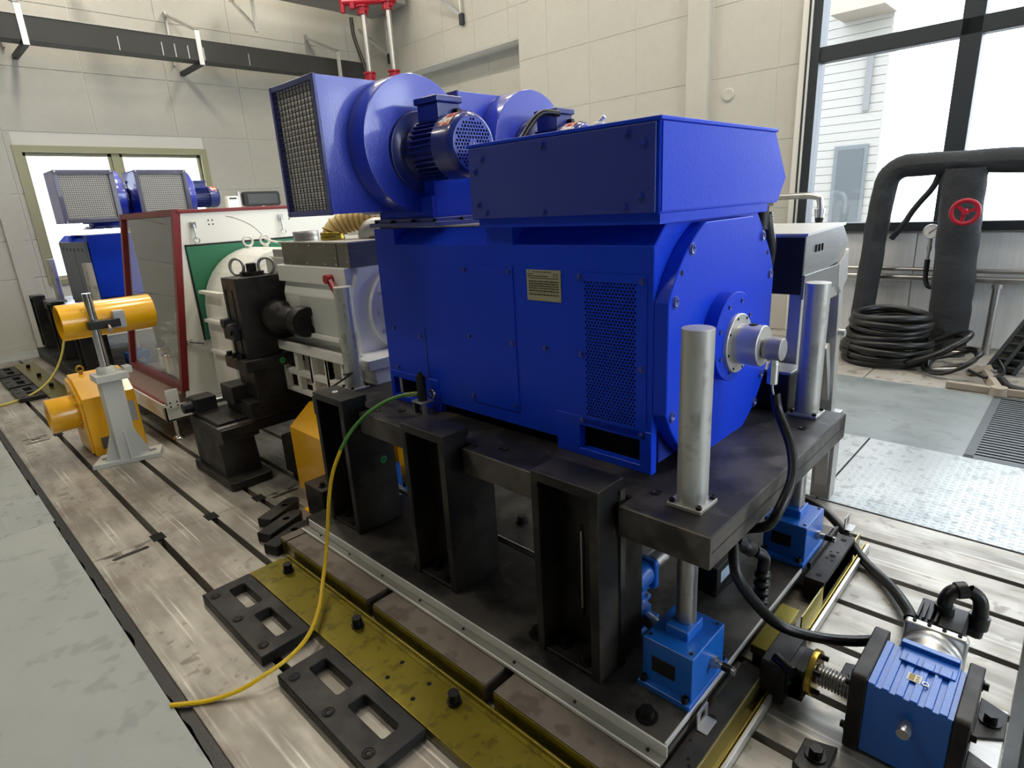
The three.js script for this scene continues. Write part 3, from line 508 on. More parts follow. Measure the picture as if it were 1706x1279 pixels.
  for (const [x, y] of [[-1.458, 1.414], [-1.314, 1.414], [-1.458, 1.32], [-1.314, 1.32]]) mesh('rivet', L([x, y, zn + 0.003], [x, y, zn + 1], [[0.004, 0], [0.003, 0.002], [0, 0.0025]], 10), steel, np);
  // lifting eye
  mesh('lifting_eye', [ring([-1.69, 1.628, -1.75], 'x', 0.042, 0.014, 36, 12), L([-1.69, top, -1.75], [-1.69, 3, -1.75], [[0.034, 0], [0.034, 0.008], [0.02, 0.02], [0.016, 0.03]], 24)], galv, t);
  mesh('top_plate', [P(-2.3, -1.6, top, top + 0.006, -2.39, -1.67)], galv, t);
  return t;
}
const motor = makeMotor('large near blue test motor with perforated side cover, on the black table');

// terminal box on the motor
{
  const t = thing('terminal_box', 'big blue terminal box on top of the near motor', 'terminal box', [-1.3, 1.575, -1.95]);
  const x0 = -1.68, x1 = -0.905, zn = -1.555, zf = -2.365;
  mesh('body', X('x', [[zn, 1.6], [zn, 1.848], [zf, 1.848], [zf - 0.13, 1.69], [zf - 0.06, 1.6]], x0, x1, { bevel: 0.003 }), blue, t);
  mesh('lid', B(x0 - 0.006, x1 + 0.006, 1.846, 1.858, zf - 0.01, zn + 0.006, 0.003), blue, t);
  mesh('neck', B(x0 + 0.02, x1 - 0.004, 1.57, 1.602, zf + 0.02, zn - 0.01, 0.002), blue, t);
  const sc = mesh('side_cover', B(x0 + 0.002, x1 - 0.012, 1.604, 1.844, zn - 0.001, zn + 0.006, 0.002), blueDark, t);
  const W = x1 - x0; for (const [u, v] of [[0.09, 0.84], [0.04, 0.68], [0.05, 0.2], [0.1, 0.08], [0.45, 0.92], [0.45, 0.06], [0.86, 0.93], [0.93, 0.8], [0.92, 0.2], [0.85, 0.09]]) mesh('cover_screw', bolt([x0 + u * W, 1.604 + v * 0.24, zn + 0.006], [0, 0, 1], 0.0105, 0.008), blueDark, sc);
  mesh('end_cover', B(x1, x1 + 0.004, 1.606, 1.844, zf + 0.012, zn - 0.006, 0.001), blue, t);
  mesh('gland_block', [B(x1 - 0.2, x1 - 0.01, 1.588, 1.602, zf - 0.05, zf + 0.08, 0.002), C([x1 - 0.06, 1.5, zf - 0.06], [x1 - 0.06, 1.6, zf - 0.06], 0.03)], plastic, t);
}
// encoder on the shaft end
{
  const yc = 1.145, zc = -1.985, t = thing('shaft_encoder', 'silver round encoder on the end shield of the near motor', 'encoder', [-0.85, yc, zc]);
  mesh('flange', L([-0.848, yc, zc], [0, yc, zc], [[0.104, 0], [0.104, 0.012], [0.1, 0.015], [0, 0.015]], 48), alu, t);
  for (let k = 0; k < 8; k++) { const a = k * Math.PI / 4 + 0.5; mesh('flange_screw', socket([-0.835, yc + 0.093 * Math.sin(a), zc + 0.093 * Math.cos(a)], [1, 0, 0], 0.005, 0.004), boltBlack, t); }
  mesh('body', L([-0.834, yc, zc], [0, yc, zc], [[0.07, 0], [0.07, 0.08], [0.066, 0.084], [0, 0.084]], 48), alu, t);
  mesh('plug_hole', C([-0.79, yc + 0.066, zc], [-0.79, yc + 0.0715, zc], 0.015), darkHole, t);
  mesh('end_cap', L([-0.752, yc - 0.005, zc], [0, yc - 0.005, zc], [[0.03, 0], [0.03, 0.006], [0.038, 0.008], [0.038, 0.062], [0.035, 0.065], [0, 0.065]], 40), galv, t);
  const cn = mesh('connector', [C([-0.715, yc - 0.03, zc], [-0.715, yc - 0.06, zc], 0.016), C([-0.715, yc - 0.055, zc], [-0.715, yc - 0.125, zc], 0.0185, 0.0175, 12)], brightSteel, t);
  mesh('lead', T([[-0.715, yc - 0.12, zc], [-0.712, yc - 0.15, zc], [-0.705, yc - 0.175, zc]], 0.004, 12, 6), galv, cn);
}

// ---------------------------------------------------------------- cooling blowers: filter box, round housing, small motor
const frameGrey = phys({ color: 0x4c4a63, roughness: 0.4, clearcoat: 0.4 });
const wireMat = std({ color: 0x2c2d40, roughness: 0.45, metalness: 0.4 });
const motorBlue = phys({ color: 0x16297f, roughness: 0.36, clearcoat: 0.7, clearcoatRoughness: 0.14 });
function stickerMap() { const c = document.createElement('canvas'); c.width = 128; c.height = 64; const g = c.getContext('2d'); g.fillStyle = '#f2efe6'; g.fillRect(0, 0, 128, 64); g.fillStyle = '#d8642a'; g.fillRect(0, 6, 40, 52); g.fillRect(52, 14, 42, 36); g.fillStyle = '#e9b23c'; g.beginPath(); g.arc(20, 32, 14, 0, 7); g.fill(); g.fillStyle = '#b83a22'; g.fillRect(100, 6, 28, 52); g.fillStyle = '#f2efe6'; g.fillRect(60, 24, 26, 6); g.fillRect(106, 28, 14, 8); const t = new THREE.CanvasTexture(c); t.colorSpace = THREE.SRGBColorSpace; t.wrapS = t.wrapT = THREE.RepeatWrapping; t.repeat.set(1 / 0.13, 1 / 0.08); return t; }
function makeBlower(label, wide = 0.36) {
  const xl = -2.22 - wide, zc = -1.68, yc = 1.905, xs = -2.11, xb = -2.22, R = 0.272, zg = -1.3;
  const t = thing('cooling_blower', label, 'blower', [-2.2, 1.578, zc]);
  const fb = mesh('filter_box', [B(xl, xb, 1.648, 1.662, -1.72, zg, 0.002), B(xl, xb, 2.143, 2.157, -1.72, zg, 0.002), B(xl, xl + 0.014, 1.65, 2.155, -1.72, zg, 0.002), B(xb - 0.014, xb, 1.65, 2.155, -1.72, zg, 0.002), P(xl + 0.01, xb - 0.01, 1.655, 2.15, -1.72, -1.7)], blueGloss, t);
  mesh('filter_mat', P(xl + 0.012, xb - 0.012, 1.66, 2.145, zg - 0.03, zg - 0.012), filterMat, fb);
  // guard: a frame and a mesh of wires
  const fw = wide > 0.5 ? 0.04 : 0.018; if (wide > 0.5) for (const [a, b] of [[xl + 0.02, 1.66], [xb - 0.02, 1.66], [xl + 0.02, 2.145], [xb - 0.02, 2.145]]) mesh('frame_screw', socket([a, b, zg + 0.012], [0, 0, 1], 0.008, 0.005), brightSteel, fb);
  mesh('grille_frame', [B(xl, xl + fw, 1.645, 2.16, zg, zg + 0.012, 0.002), B(xb - fw - 0.004, xb + 0.002, 1.645, 2.16, zg, zg + 0.012, 0.002), B(xl, xb, 2.158 - fw, 2.16, zg, zg + 0.01, 0.002), B(xl, xb, 1.645, 1.65 + fw, zg, zg + 0.01, 0.002)], wide > 0.5 ? frameGrey : motorBlue, fb);
  const w = []; const nv = wide > 0.5 ? 27 : 12; for (let k = 1; k < nv; k++) { const x = xl + 0.015 + k * (wide - 0.03) / nv; w.push(C([x, 1.66, zg + 0.003], [x, 2.145, zg + 0.003], 0.0019, 0.0019, 5)); } for (let k = 1; k < 24; k++) { const y = 1.658 + k * 0.0204; w.push(C([xl + 0.015, y, zg + 0.006], [xb - 0.015, y, zg + 0.006], 0.0019, 0.0019, 5)); }
  mesh('grille_wires', w, wireMat, fb, STUFF);
  mesh('scroll_housing', [L([-2.5, yc, zc], [0, yc, zc], [[0, 0], [R, 0], [R, xs + 0.5 - 0.004 + 2.0], [R - 0.004, xs + 2.5], [0, xs + 2.5]], 72), P(-2.5, -2.2, 1.655, 2.13, -1.7, -1.55)], blueGloss, t);
  mesh('outlet_duct', [B(-2.42, -2.03, 1.612, 1.83, -1.895, -1.67, 0.003), P(-2.42, -2.031, 1.612, 1.7, -1.67, -1.655)], blue, t);
  mesh('outlet_flange', [B(-2.45, -2.0, 1.595, 1.612, -1.92, -1.64, 0.002), B(-2.47, -1.985, 1.578, 1.596, -1.935, -1.625, 0.002)], blueDark, t);
  for (const [x, z] of [[-2.43, -1.64], [-2.3, -1.632], [-2.15, -1.632], [-2.01, -1.64], [-1.993, -1.78], [-1.993, -1.9]]) mesh('flange_bolt', bolt([x, 1.596, z], [0, 1, 0], 0.008, 0.009), boltBlack, t);
  // drive motor
  const ym = yc - 0.03, xm = xs;
  const dm = mesh('drive_motor', [L([xm, ym, zc], [0, ym, zc], [[0.16, 0], [0.16, 0.012], [0.155, 0.016], [0.1, 0.016], [0.1, 0.04], [0.118, 0.06], [0.097, 0.062], [0.097, 0.235]], 48),
    ...Array.from({ length: 34 }, (_, k) => { const a = k / 34 * Math.PI * 2; return new THREE.BoxGeometry(0.165, 0.024, 0.0045).translate(0, 0.105, 0).rotateX(a).translate(xm + 0.147, ym, zc); })], motorBlue, t);
  const fc = mesh('fan_cover', [L([xm + 0.215, ym, zc], [0, ym, zc], [[0.121, 0], [0.122, 0.002], [0.121, 0.085], [0.117, 0.1], [0.106, 0.113], [0.1, 0.113]], 56)], motorBlue, dm);
  const hs = []; for (let i = -7; i <= 7; i++) for (let j = -7; j <= 7; j++) { const u = (i + (j & 1) * 0.5) * 0.0148, v = j * 0.0128, r = Math.hypot(u, v); if (r < 0.092 && r > 0.016) hs.push(circle(zc + u, ym + v, 0.0056, 6, 0.52)); }
  mesh('fan_grille', X('x', circle(zc, ym, 0.104, 40), xm + 0.322, xm + 0.327, { holes: hs }), phys({ color: 0x2c43a8, roughness: 0.3, clearcoat: 0.7 }), dm);
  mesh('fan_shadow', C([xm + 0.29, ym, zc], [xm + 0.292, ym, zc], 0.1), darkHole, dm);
  mesh('hub_screw', C([xm + 0.327, ym, zc], [xm + 0.331, ym, zc], 0.006, 0.004, 12), brightSteel, dm);
  const sk = new THREE.CylinderGeometry(0.1216, 0.1216, 0.07, 20, 1, true, 0.0, 1.0).rotateX(0).rotateZ(-Math.PI / 2);
  { const p = sk.attributes.position; void p; }
  sk.rotateX(-1.6).translate(xm + 0.27, ym, zc); mesh('warning_sticker', sk, std({ map: stickerMap(), roughness: 0.4, side: THREE.DoubleSide }), dm, { label: 'orange and white warning sticker' });
  const tb = mesh('connection_box', [B(xm + 0.075, xm + 0.2, ym + 0.1, ym + 0.165, zc - 0.058, zc + 0.058, 0.004), B(xm + 0.066, xm + 0.209, ym + 0.165, ym + 0.19, zc - 0.068, zc + 0.068, 0.005)], motorBlue, dm);
  mesh('cable_gland', C([xm + 0.2, ym + 0.132, zc - 0.03], [xm + 0.228, ym + 0.132, zc - 0.03], 0.014, 0.012, 12), plastic, dm); void fc; void tb;
  return t;
}
const blower = makeBlower('front cooling blower with wire filter grille, on the near motor left of the terminal box');
copy(blower, [0, 0, -0.72], 'rear cooling blower on the near motor, half hidden behind the terminal box');
single('blower_cable', 'black cable running down from the front blower to the terminal box', 'cable', T([[-1.9, 1.87, -1.72], [-1.78, 1.76, -1.72], [-1.72, 1.69, -1.75], [-1.69, 1.645, -1.80], [-1.66, 1.62, -1.82]], 0.011, 40, 8), rubber);
single('blower_cable', 'black corrugated cable arching from the rear blower motor to the terminal box', 'cable', T([[-1.86, 2.03, -2.3], [-1.9, 2.03, -2.22], [-1.93, 1.95, -2.14], [-1.92, 1.86, -2.06], [-1.85, 1.76, -2.0], [-1.7, 1.7, -1.95], [-1.66, 1.68, -1.94]], 0.014, 50, 8), rubber);

// ---------------------------------------------------------------- cables
function corrugated(pts, r, n, low = 0.9) {                                 // a ribbed hose: radius swells n times along its length
  const g = T(pts, 1, n * 2, 12), c = new THREE.CatmullRomCurve3(pts.map((p) => V(...p)), false, 'centripetal'), p = g.attributes.position;
  for (let i = 0, k = 0; i <= n * 2; i++) { const o = c.getPointAt(i / (n * 2)); for (let j = 0; j <= 12; j++, k++) { const q = V(p.getX(k), p.getY(k), p.getZ(k)).sub(o).setLength(i % 2 ? r : r * low).add(o); p.setXYZ(k, q.x, q.y, q.z); } }
  g.computeVertexNormals(); return g;
}
single('encoder_cable', 'black hose hanging from the encoder plug down over the table edge', 'cable', corrugated([[-0.703, 0.985, -1.985], [-0.69, 0.93, -1.985], [-0.62, 0.83, -1.93], [-0.585, 0.76, -1.86], [-0.58, 0.70, -1.77], [-0.6, 0.64, -1.73], [-0.68, 0.585, -1.75]], 0.0165, 90), rubber);
single('drive_hose', 'black corrugated hose curving from under the table to the blue reducer', 'cable', corrugated([[-0.69, 0.56, -1.68], [-0.65, 0.5, -1.62], [-0.60, 0.36, -1.69], [-0.55, 0.25, -1.78], [-0.46, 0.21, -1.85], [-0.38, 0.2, -1.91], [-0.31, 0.2, -1.97]], 0.0185, 110), rubber);
single('servo_hose', 'black hose looping over the bed from the far jack to the servo motor', 'cable', corrugated([[-1.0, 0.1, -3.0], [-0.92, 0.12, -2.98], [-0.80, 0.13, -2.93], [-0.68, 0.1, -2.86], [-0.52, 0.03, -2.72], [-0.38, 0.03, -2.58], [-0.29, 0.05, -2.42], [-0.27, 0.1, -2.3]], 0.0215, 110), rubber);
{
  const t = thing('hose_fitting', 'shiny black elbow fitting where the hoses meet below the table edge', 'fitting', [-0.69, 0.5, -1.74]);
  mesh('elbow', [L([-0.7, 0.55, -1.72], [-0.66, 0.48, -1.80], [[0.028, 0], [0.028, 0.03], [0.022, 0.034], [0.022, 0.05], [0.026, 0.052], [0.026, 0.09], [0, 0.09]], 8), T([[-0.66, 0.49, -1.79], [-0.64, 0.46, -1.82], [-0.64, 0.41, -1.82]], 0.02, 12, 10)], rubber, t);
  for (let k = 0; k < 4; k++) mesh('collar', L([-0.64, 0.405 - k * 0.035, -1.82], [-0.64, -1, -1.82], [[0.016, 0], [0.027, 0.004], [0.027, 0.02], [0.016, 0.024]], 10), rubber, t);
}
// ground cable, green then yellow, on a sensor stand
{
  const t = thing('cable_terminal', 'black cable terminal post on a small steel bracket at the foot of the motor', 'terminal', [-2.08, 0.76, -1.55]);
  mesh('bracket', [B(-2.13, -2.05, 0.815, 0.821, -1.58, -1.51, 0.001), P(-2.13, -2.123, 0.76, 0.818, -1.55, -1.52), P(-2.066, -2.058, 0.76, 0.818, -1.54, -1.52)], galv, t);
  mesh('post', [C([-2.09, 0.821, -1.545], [-2.09, 0.94, -1.545], 0.021), C([-2.09, 0.94, -1.545], [-2.09, 0.955, -1.545], 0.008)], plastic, t);
  mesh('clamp_ring', [ring([-2.055, 0.85, -1.575], 'z', 0.017, 0.006, 20, 8)], brightSteel, t);
  mesh('bolt', [C([-2.115, 0.76, -1.535], [-2.115, 0.815, -1.535], 0.006, 0.006, 8), C([-2.07, 0.76, -1.535], [-2.07, 0.815, -1.535], 0.006, 0.006, 8)], boltBlack, t);
}
{
  const t = thing('ground_cable', 'green and yellow ground cable arching from the motor down over the yellow rail', 'cable', [-2.1, 0.05, -0.7]);
  const gy = std({ color: 0x4f8a3a, roughness: 0.45 }), yl = std({ color: 0xe0b814, roughness: 0.4 });
  const A = [[-2.112, 0.85, -1.537], [-2.16, 0.846, -1.49], [-2.22, 0.82, -1.43], [-2.28, 0.765, -1.36], [-2.32, 0.69, -1.29], [-2.335, 0.62, -1.24]];
  const D = [[-2.335, 0.62, -1.24], [-2.34, 0.53, -1.19], [-2.335, 0.42, -1.15], [-2.32, 0.3, -1.115], [-2.29, 0.18, -1.07], [-2.22, 0.1, -1.0], [-2.10, 0.075, -0.91], [-1.99, 0.068, -0.80], [-1.945, 0.062, -0.70], [-1.945, 0.05, -0.6], [-1.975, 0.025, -0.52], [-2.03, 0.01, -0.43], [-2.09, 0.008, -0.36], [-2.12, 0.006, -0.33]];
  mesh('green_length', T(A, 0.0085, 50, 10), gy, t, { label: 'green length of the cable' });
  mesh('yellow_length', T(D, 0.0085, 120, 10), yl, t, { label: 'yellow length of the cable' });
  mesh('strain_relief', Array.from({ length: 6 }, (_, k) => ring([-2.113 - k * 0.008, 0.85 - k * 0.0006, -1.536 + k * 0.0075], 'x', 0.0085, 0.003, 14, 6)), std({ color: 0xcfc07a, roughness: 0.5 }), t);
}
// ---------------------------------------------------------------- push drive at the right: brackets, spindle, reducer, servo motor
{
  const t = thing('ledge_plate', 'dark steel ledge plate with bolt holes beside the nearest screw jack', 'ledge plate', [-0.62, 0, -1.4]);
  mesh('plate', B(-0.655, -0.582, 0.0, 0.075, -1.75, -1.16, 0.003), black, t);
  for (const [x, z] of [[-0.63, -1.45], [-0.615, -1.27], [-0.602, -1.25], [-0.64, -1.33]]) mesh('hole', C([x, 0.07, z], [x, 0.0755, z], x === -0.63 ? 0.012 : 0.006, x === -0.63 ? 0.012 : 0.006, 14), darkHole, t);
  const u = thing('ledge_block', 'dark steel block with five bolt holes beside the far right screw jack', 'block', [-0.61, 0, -2.55]);
  mesh('block', B(-0.652, -0.575, 0.0, 0.1, -2.77, -2.335, 0.003), black, u);
  mesh('key_bar', B(-0.662, -0.65, 0.1, 0.128, -2.78, -2.4, 0.001), black, u);
  for (const [x, z, r] of [[-0.61, -2.38, 0.012], [-0.61, -2.56, 0.013], [-0.6, -2.52, 0.006], [-0.6, -2.6, 0.006], [-0.625, -2.53, 0.006], [-0.625, -2.59, 0.006], [-0.61, -2.72, 0.013]]) mesh('hole', C([x, 0.097, z], [x, 0.1005, z], r, r, 14), darkHole, u);
}
function channelBeam(z0, z1, label) {
  const t = thing('channel_beam', label, 'channel beam', [-0.55, 0, (z0 + z1) / 2]);
  mesh('inner_wall', B(-0.581, -0.575, 0.0, 0.085, z0, z1, 0.001), chromPale, t);
  mesh('floor_web', P(-0.581, -0.532, 0.0, 0.006, z0, z1), chromPale, t);
  mesh('outer_wall', [B(-0.545, -0.532, 0.0, 0.042, z0, z1, 0.002)], alu, t);
  mesh('groove_lip', B(-0.552, -0.548, 0.0, 0.048, z0, z1, 0.001), brass, t);
}

channelBeam(-1.735, -1.1, 'golden channel beam lying along the bed at the nearer half of the base plate end');
channelBeam(-2.86, -2.09, 'golden channel beam with a bright aluminium lip at the farther half of the base plate end');
{
  const t = thing('clip_bracket', 'small bent steel clip with an oval slot beside the nearest screw jack', 'bracket', [-0.65, 0.08, -1.41]);
  mesh('clip', X('x', rrect(-1.445, -1.375, 0.076, 0.135, 0.008), -0.645, -0.641, { holes: [rrect(-1.425, -1.395, 0.09, 0.122, 0.012)] }), galv, t);
  mesh('clip_foot', B(-0.645, -0.61, 0.075, 0.079, -1.445, -1.375, 0.001), galv, t);
  const u = copy(t, [0.01, 0.0, -1.43], 'small bent steel clip standing beyond the far right screw jack'); u.position.y += 0.03;
  const s = thing('tie_bracket', 'olive yellow steel bracket bolted to the base plate end between the two channel beams', 'bracket', [-0.6, 0, -1.9]);
  mesh('plate', B(-0.645, -0.578, 0.1, 0.135, -2.06, -1.77, 0.003), chrom, s);
  mesh('riser', B(-0.64, -0.585, 0.0, 0.1, -2.05, -1.78, 0.003), black, s);
}
{
  const t = thing('bearing_block', 'black bearing block with a round end between the tie bracket and the brass ring', 'bearing block', [-0.52, 0, -1.78]);
  mesh('yoke', [B(-0.58, -0.5, 0.02, 0.165, -1.9, -1.69, 0.006), X('z', [...circle(-0.5, 0.1, 0.062, 28)], -1.84, -1.72, { bevel: 0.003 }), B(-0.5, -0.45, 0.04, 0.16, -1.85, -1.72, 0.006)], black, t);
  mesh('pivot_pin', [C([-0.545, 0.165, -1.725], [-0.49, 0.165, -1.7], 0.017, 0.017, 20), C([-0.49, 0.165, -1.7], [-0.476, 0.165, -1.694], 0.019, 0.019, 20)], boltBlack, t);
  mesh('round_sticker', C([-0.5, 0.1, -1.7201], [-0.5, 0.1, -1.7185], 0.014, 0.014, 20), std({ color: 0x1d5a45, roughness: 0.6 }), t);
  const r = thing('flange_ring', 'brass coloured flange ring on the threaded spindle', 'flange', [-0.44, 0.125, -1.785]);
  mesh('ring', L([-0.45, 0.125, -1.785], [0, 0.125, -1.785], [[0.03, 0], [0.073, 0], [0.075, 0.002], [0.075, 0.018], [0.073, 0.02], [0.03, 0.02]], 48), brass, r);
  for (let k = 0; k < 4; k++) { const a = k * Math.PI / 2 + 0.7; mesh('ring_screw', socket([-0.43, 0.125 + 0.055 * Math.sin(a), -1.785 + 0.055 * Math.cos(a)], [1, 0, 0], 0.009, 0.02), boltBlack, r); }
  const prof = [[0, 0]]; for (let k = 0; k < 16; k++) prof.push([0.026, k * 0.0095], [0.034, k * 0.0095 + 0.0035], [0.034, k * 0.0095 + 0.006]); prof.push([0.028, 0.152], [0, 0.152]);
  single('lead_screw', 'thick threaded steel spindle between the brass ring and the blue reducer', 'spindle', L([-0.43, 0.125, -1.785], [0, 0.125, -1.785], prof, 28), steel);
}
{
  const t = thing('worm_reducer', 'big blue worm reducer with black end plates at the lower right corner', 'reducer', [-0.165, 0, -1.79]);
  const y1 = 0.27, x0 = -0.272, x1 = -0.066, z0 = -1.9, z1 = -1.675;
  const pts = [[x0, 0.02], [x1, 0.02]]; const n = 6, w = (x1 - x0) / n; for (let k = n - 1; k >= 0; k--) { const a = x0 + k * w; pts.push([a + w - 0.001, y1 - 0.006], [a + w * 0.62, y1 - 0.006], [a + w * 0.56, y1], [a + w * 0.06, y1], [a + 0.0005, y1 - 0.006]); }
  mesh('housing', [X('z', pts, z0, z1, { bevel: 0.002 }), B(-0.225, -0.085, y1 - 0.006, y1 + 0.004, z0, z0 + 0.07, 0.002)], jackBlue, t);
  for (let k = 0; k < 3; k++) mesh('rib_pad', B(-0.21 + k * 0.042, -0.18 + k * 0.042, y1, y1 + 0.008, z0 + 0.035, z0 + 0.075, 0.002), jackBlue, t);
  mesh('servo_flange', B(-0.235, -0.085, 0.13, y1 + 0.018, z0 - 0.018, z0 + 0.004, 0.003), jackBlue, t);
  mesh('end_plate', X('x', rrect(-1.955, -1.672, 0.0, y1 + 0.004, 0.02), -0.315, x0, { bevel: 0.003 }), black, t);
  mesh('end_plate', X('x', rrect(-1.955, -1.672, 0.0, y1 + 0.004, 0.02), x1, -0.028, { bevel: 0.003 }), black, t);
  mesh('sticker', B(-0.192, -0.158, y1, y1 + 0.0012, -1.79, -1.757, 0.0004), std({ color: 0xe9e6da, roughness: 0.5 }), t);
  mesh('sticker_print', [P(-0.188, -0.174, y1 + 0.0012, y1 + 0.0016, -1.788, -1.76), P(-0.171, -0.161, y1 + 0.0012, y1 + 0.0016, -1.785, -1.779), P(-0.171, -0.163, y1 + 0.0012, y1 + 0.0016, -1.775, -1.769), P(-0.171, -0.161, y1 + 0.0012, y1 + 0.0016, -1.766, -1.761)], std({ color: 0x9b8a4a, roughness: 0.6 }), t);
  mesh('level_eye', [ring([-0.147, y1 + 0.001, -1.765], 'y', 0.0075, 0.0025, 20, 6)], brightSteel, t);
  mesh('breather', [C([-0.165, 0.19, z1], [-0.165, 0.19, z1 + 0.018], 0.013, 0.013, 12), C([-0.165, 0.19, z1 + 0.018], [-0.165, 0.19, z1 + 0.03], 0.016, 0.016, 20), C([-0.165, 0.19, z1 + 0.03], [-0.165, 0.19, z1 + 0.05], 0.018, 0.016, 20)], steel, t);
  for (const [x, z] of [[-0.345, -1.56], [-0.34, -1.97], [0.005, -2.03], [0.01, -1.77]]) { const f = mesh('foot', X('y', x < -0.1 ? [[-0.40, z - 0.05], [-0.315, z - 0.075], [-0.315, z + 0.1], [-0.40, z + 0.06]] : [[-0.028, z - 0.1], [0.045, z - 0.07], [0.045, z + 0.05], [-0.028, z + 0.1]], 0.0, 0.028, { bevel: 0.003 }), black, t); mesh('foot_bolt', bolt([x - (x < -0.1 ? 0.01 : 0), 0.028, z], [0, 1, 0], 0.02, 0.025), boltBlack, f); }
  for (const [y, z] of [[0.22, -1.7], [0.22, -1.93], [0.06, -1.7]]) { mesh('side_bolt', bolt([-0.315, y, z], [-1, 0, 0], 0.012, 0.012), boltBlack, t); mesh('side_bolt', bolt([-0.028, y, z], [1, 0, 0], 0.012, 0.012), boltBlack, t); }
  mesh('grey_foot_plate', B(-0.03, 0.044, 0.0, 0.02, -2.12, -1.6, 0.003), galv, t);
}
{
  const t = thing('servo_motor', 'black finned servo motor with silver gear flange behind the blue reducer', 'servo motor', [-0.16, 0.1, -2.2]), x = -0.165, y = 0.205, z0 = -1.918;
  mesh('gear_flange', [L([x, y, z0], [x, y, -9], [[0.078, 0], [0.078, 0.03], [0.084, 0.034], [0.084, 0.06], [0.07, 0.064], [0.07, 0.07], [0.08, 0.074], [0.08, 0.1]], 40), B(x - 0.085, x + 0.085, y - 0.085, y + 0.085, z0 - 0.125, z0 - 0.09, 0.01)], alu, t);
  mesh('body', B(x - 0.068, x + 0.068, y - 0.068, y + 0.06, z0 - 0.3, z0 - 0.125, 0.006), blackPlain, t);
  for (let k = 0; k < 4; k++) mesh('cooling_fin', P(x - 0.062 + k * 0.016, x - 0.056 + k * 0.016, y + 0.05, y + 0.085, z0 - 0.24, z0 - 0.14), blackPlain, t);
  mesh('terminal_head', B(x - 0.005, x + 0.066, y + 0.055, y + 0.075, z0 - 0.28, z0 - 0.14, 0.006), blackPlain, t);
  mesh('power_plug', [T([[x + 0.0, y + 0.07, z0 - 0.23], [x + 0.0, y + 0.12, z0 - 0.235], [x + 0.012, y + 0.145, z0 - 0.25], [x + 0.04, y + 0.152, z0 - 0.27]], 0.022, 20, 10), C([x, y + 0.06, z0 - 0.23], [x, y + 0.1, z0 - 0.23], 0.03, 0.028, 14), C([x + 0.02, y + 0.15, z0 - 0.255], [x + 0.045, y + 0.155, z0 - 0.272], 0.027, 0.027, 12)], rubber, t);
  mesh('signal_plug', [T([[x + 0.085, y + 0.0, z0 - 0.27], [x + 0.09, y + 0.08, z0 - 0.28], [x + 0.08, y + 0.13, z0 - 0.285], [x + 0.05, y + 0.152, z0 - 0.28]], 0.022, 20, 10), C([x + 0.088, y + 0.03, z0 - 0.275], [x + 0.09, y + 0.075, z0 - 0.28], 0.03, 0.03, 12), C([x + 0.066, y + 0.02, z0 - 0.27], [x + 0.09, y + 0.02, z0 - 0.27], 0.025, 0.025, 12)], rubber, t);
  mesh('mount_screw', [x - 0.06, x - 0.02, x + 0.02, x + 0.06].flatMap((q) => socket([q, y + 0.085, z0 - 0.107], [0, 1, 0], 0.006, 0.005)), boltBlack, t);
}
{
  const t = thing('sensor_box', 'small black sensor box with a bright label under the table edge', 'sensor', [-0.9, 0.13, -2.02]);
  mesh('case', B(-0.95, -0.86, 0.13, 0.24, -2.1, -1.96, 0.004), plastic, t);
  mesh('label_plate', B(-0.859, -0.857, 0.165, 0.215, -2.07, -1.99, 0.0005), std({ color: 0xaebfd0, roughness: 0.4 }), t);
  mesh('mount_foot', B(-0.96, -0.85, 0.13, 0.14, -2.12, -1.94, 0.002), boltBlack, t);
}
single('plastic_sheet', 'crumpled clear plastic sheet lying on the floor at the right end of the bed', 'plastic sheet', (() => { const g = new THREE.PlaneGeometry(0.5, 0.7, 24, 30).rotateX(-Math.PI / 2), p = g.attributes.position, f = fbm(90, 6, 6, 3), q = fbm(91, 5, 5, 2); for (let i = 0; i < p.count; i++) { const u = p.getX(i) / 0.5 + 0.5, v = p.getZ(i) / 0.7 + 0.5; p.setY(i, 0.004 + 0.07 * Math.pow(f(u, v), 2.2)); p.setX(i, p.getX(i) + 0.06 * q(u, v)); } g.computeVertexNormals(); return g.translate(0.39, 0, -1.85); })(), phys({ color: 0xe6ecee, roughness: 0.18, transmission: 0.75, thickness: 0, side: THREE.DoubleSide, clearcoat: 0.6 }));

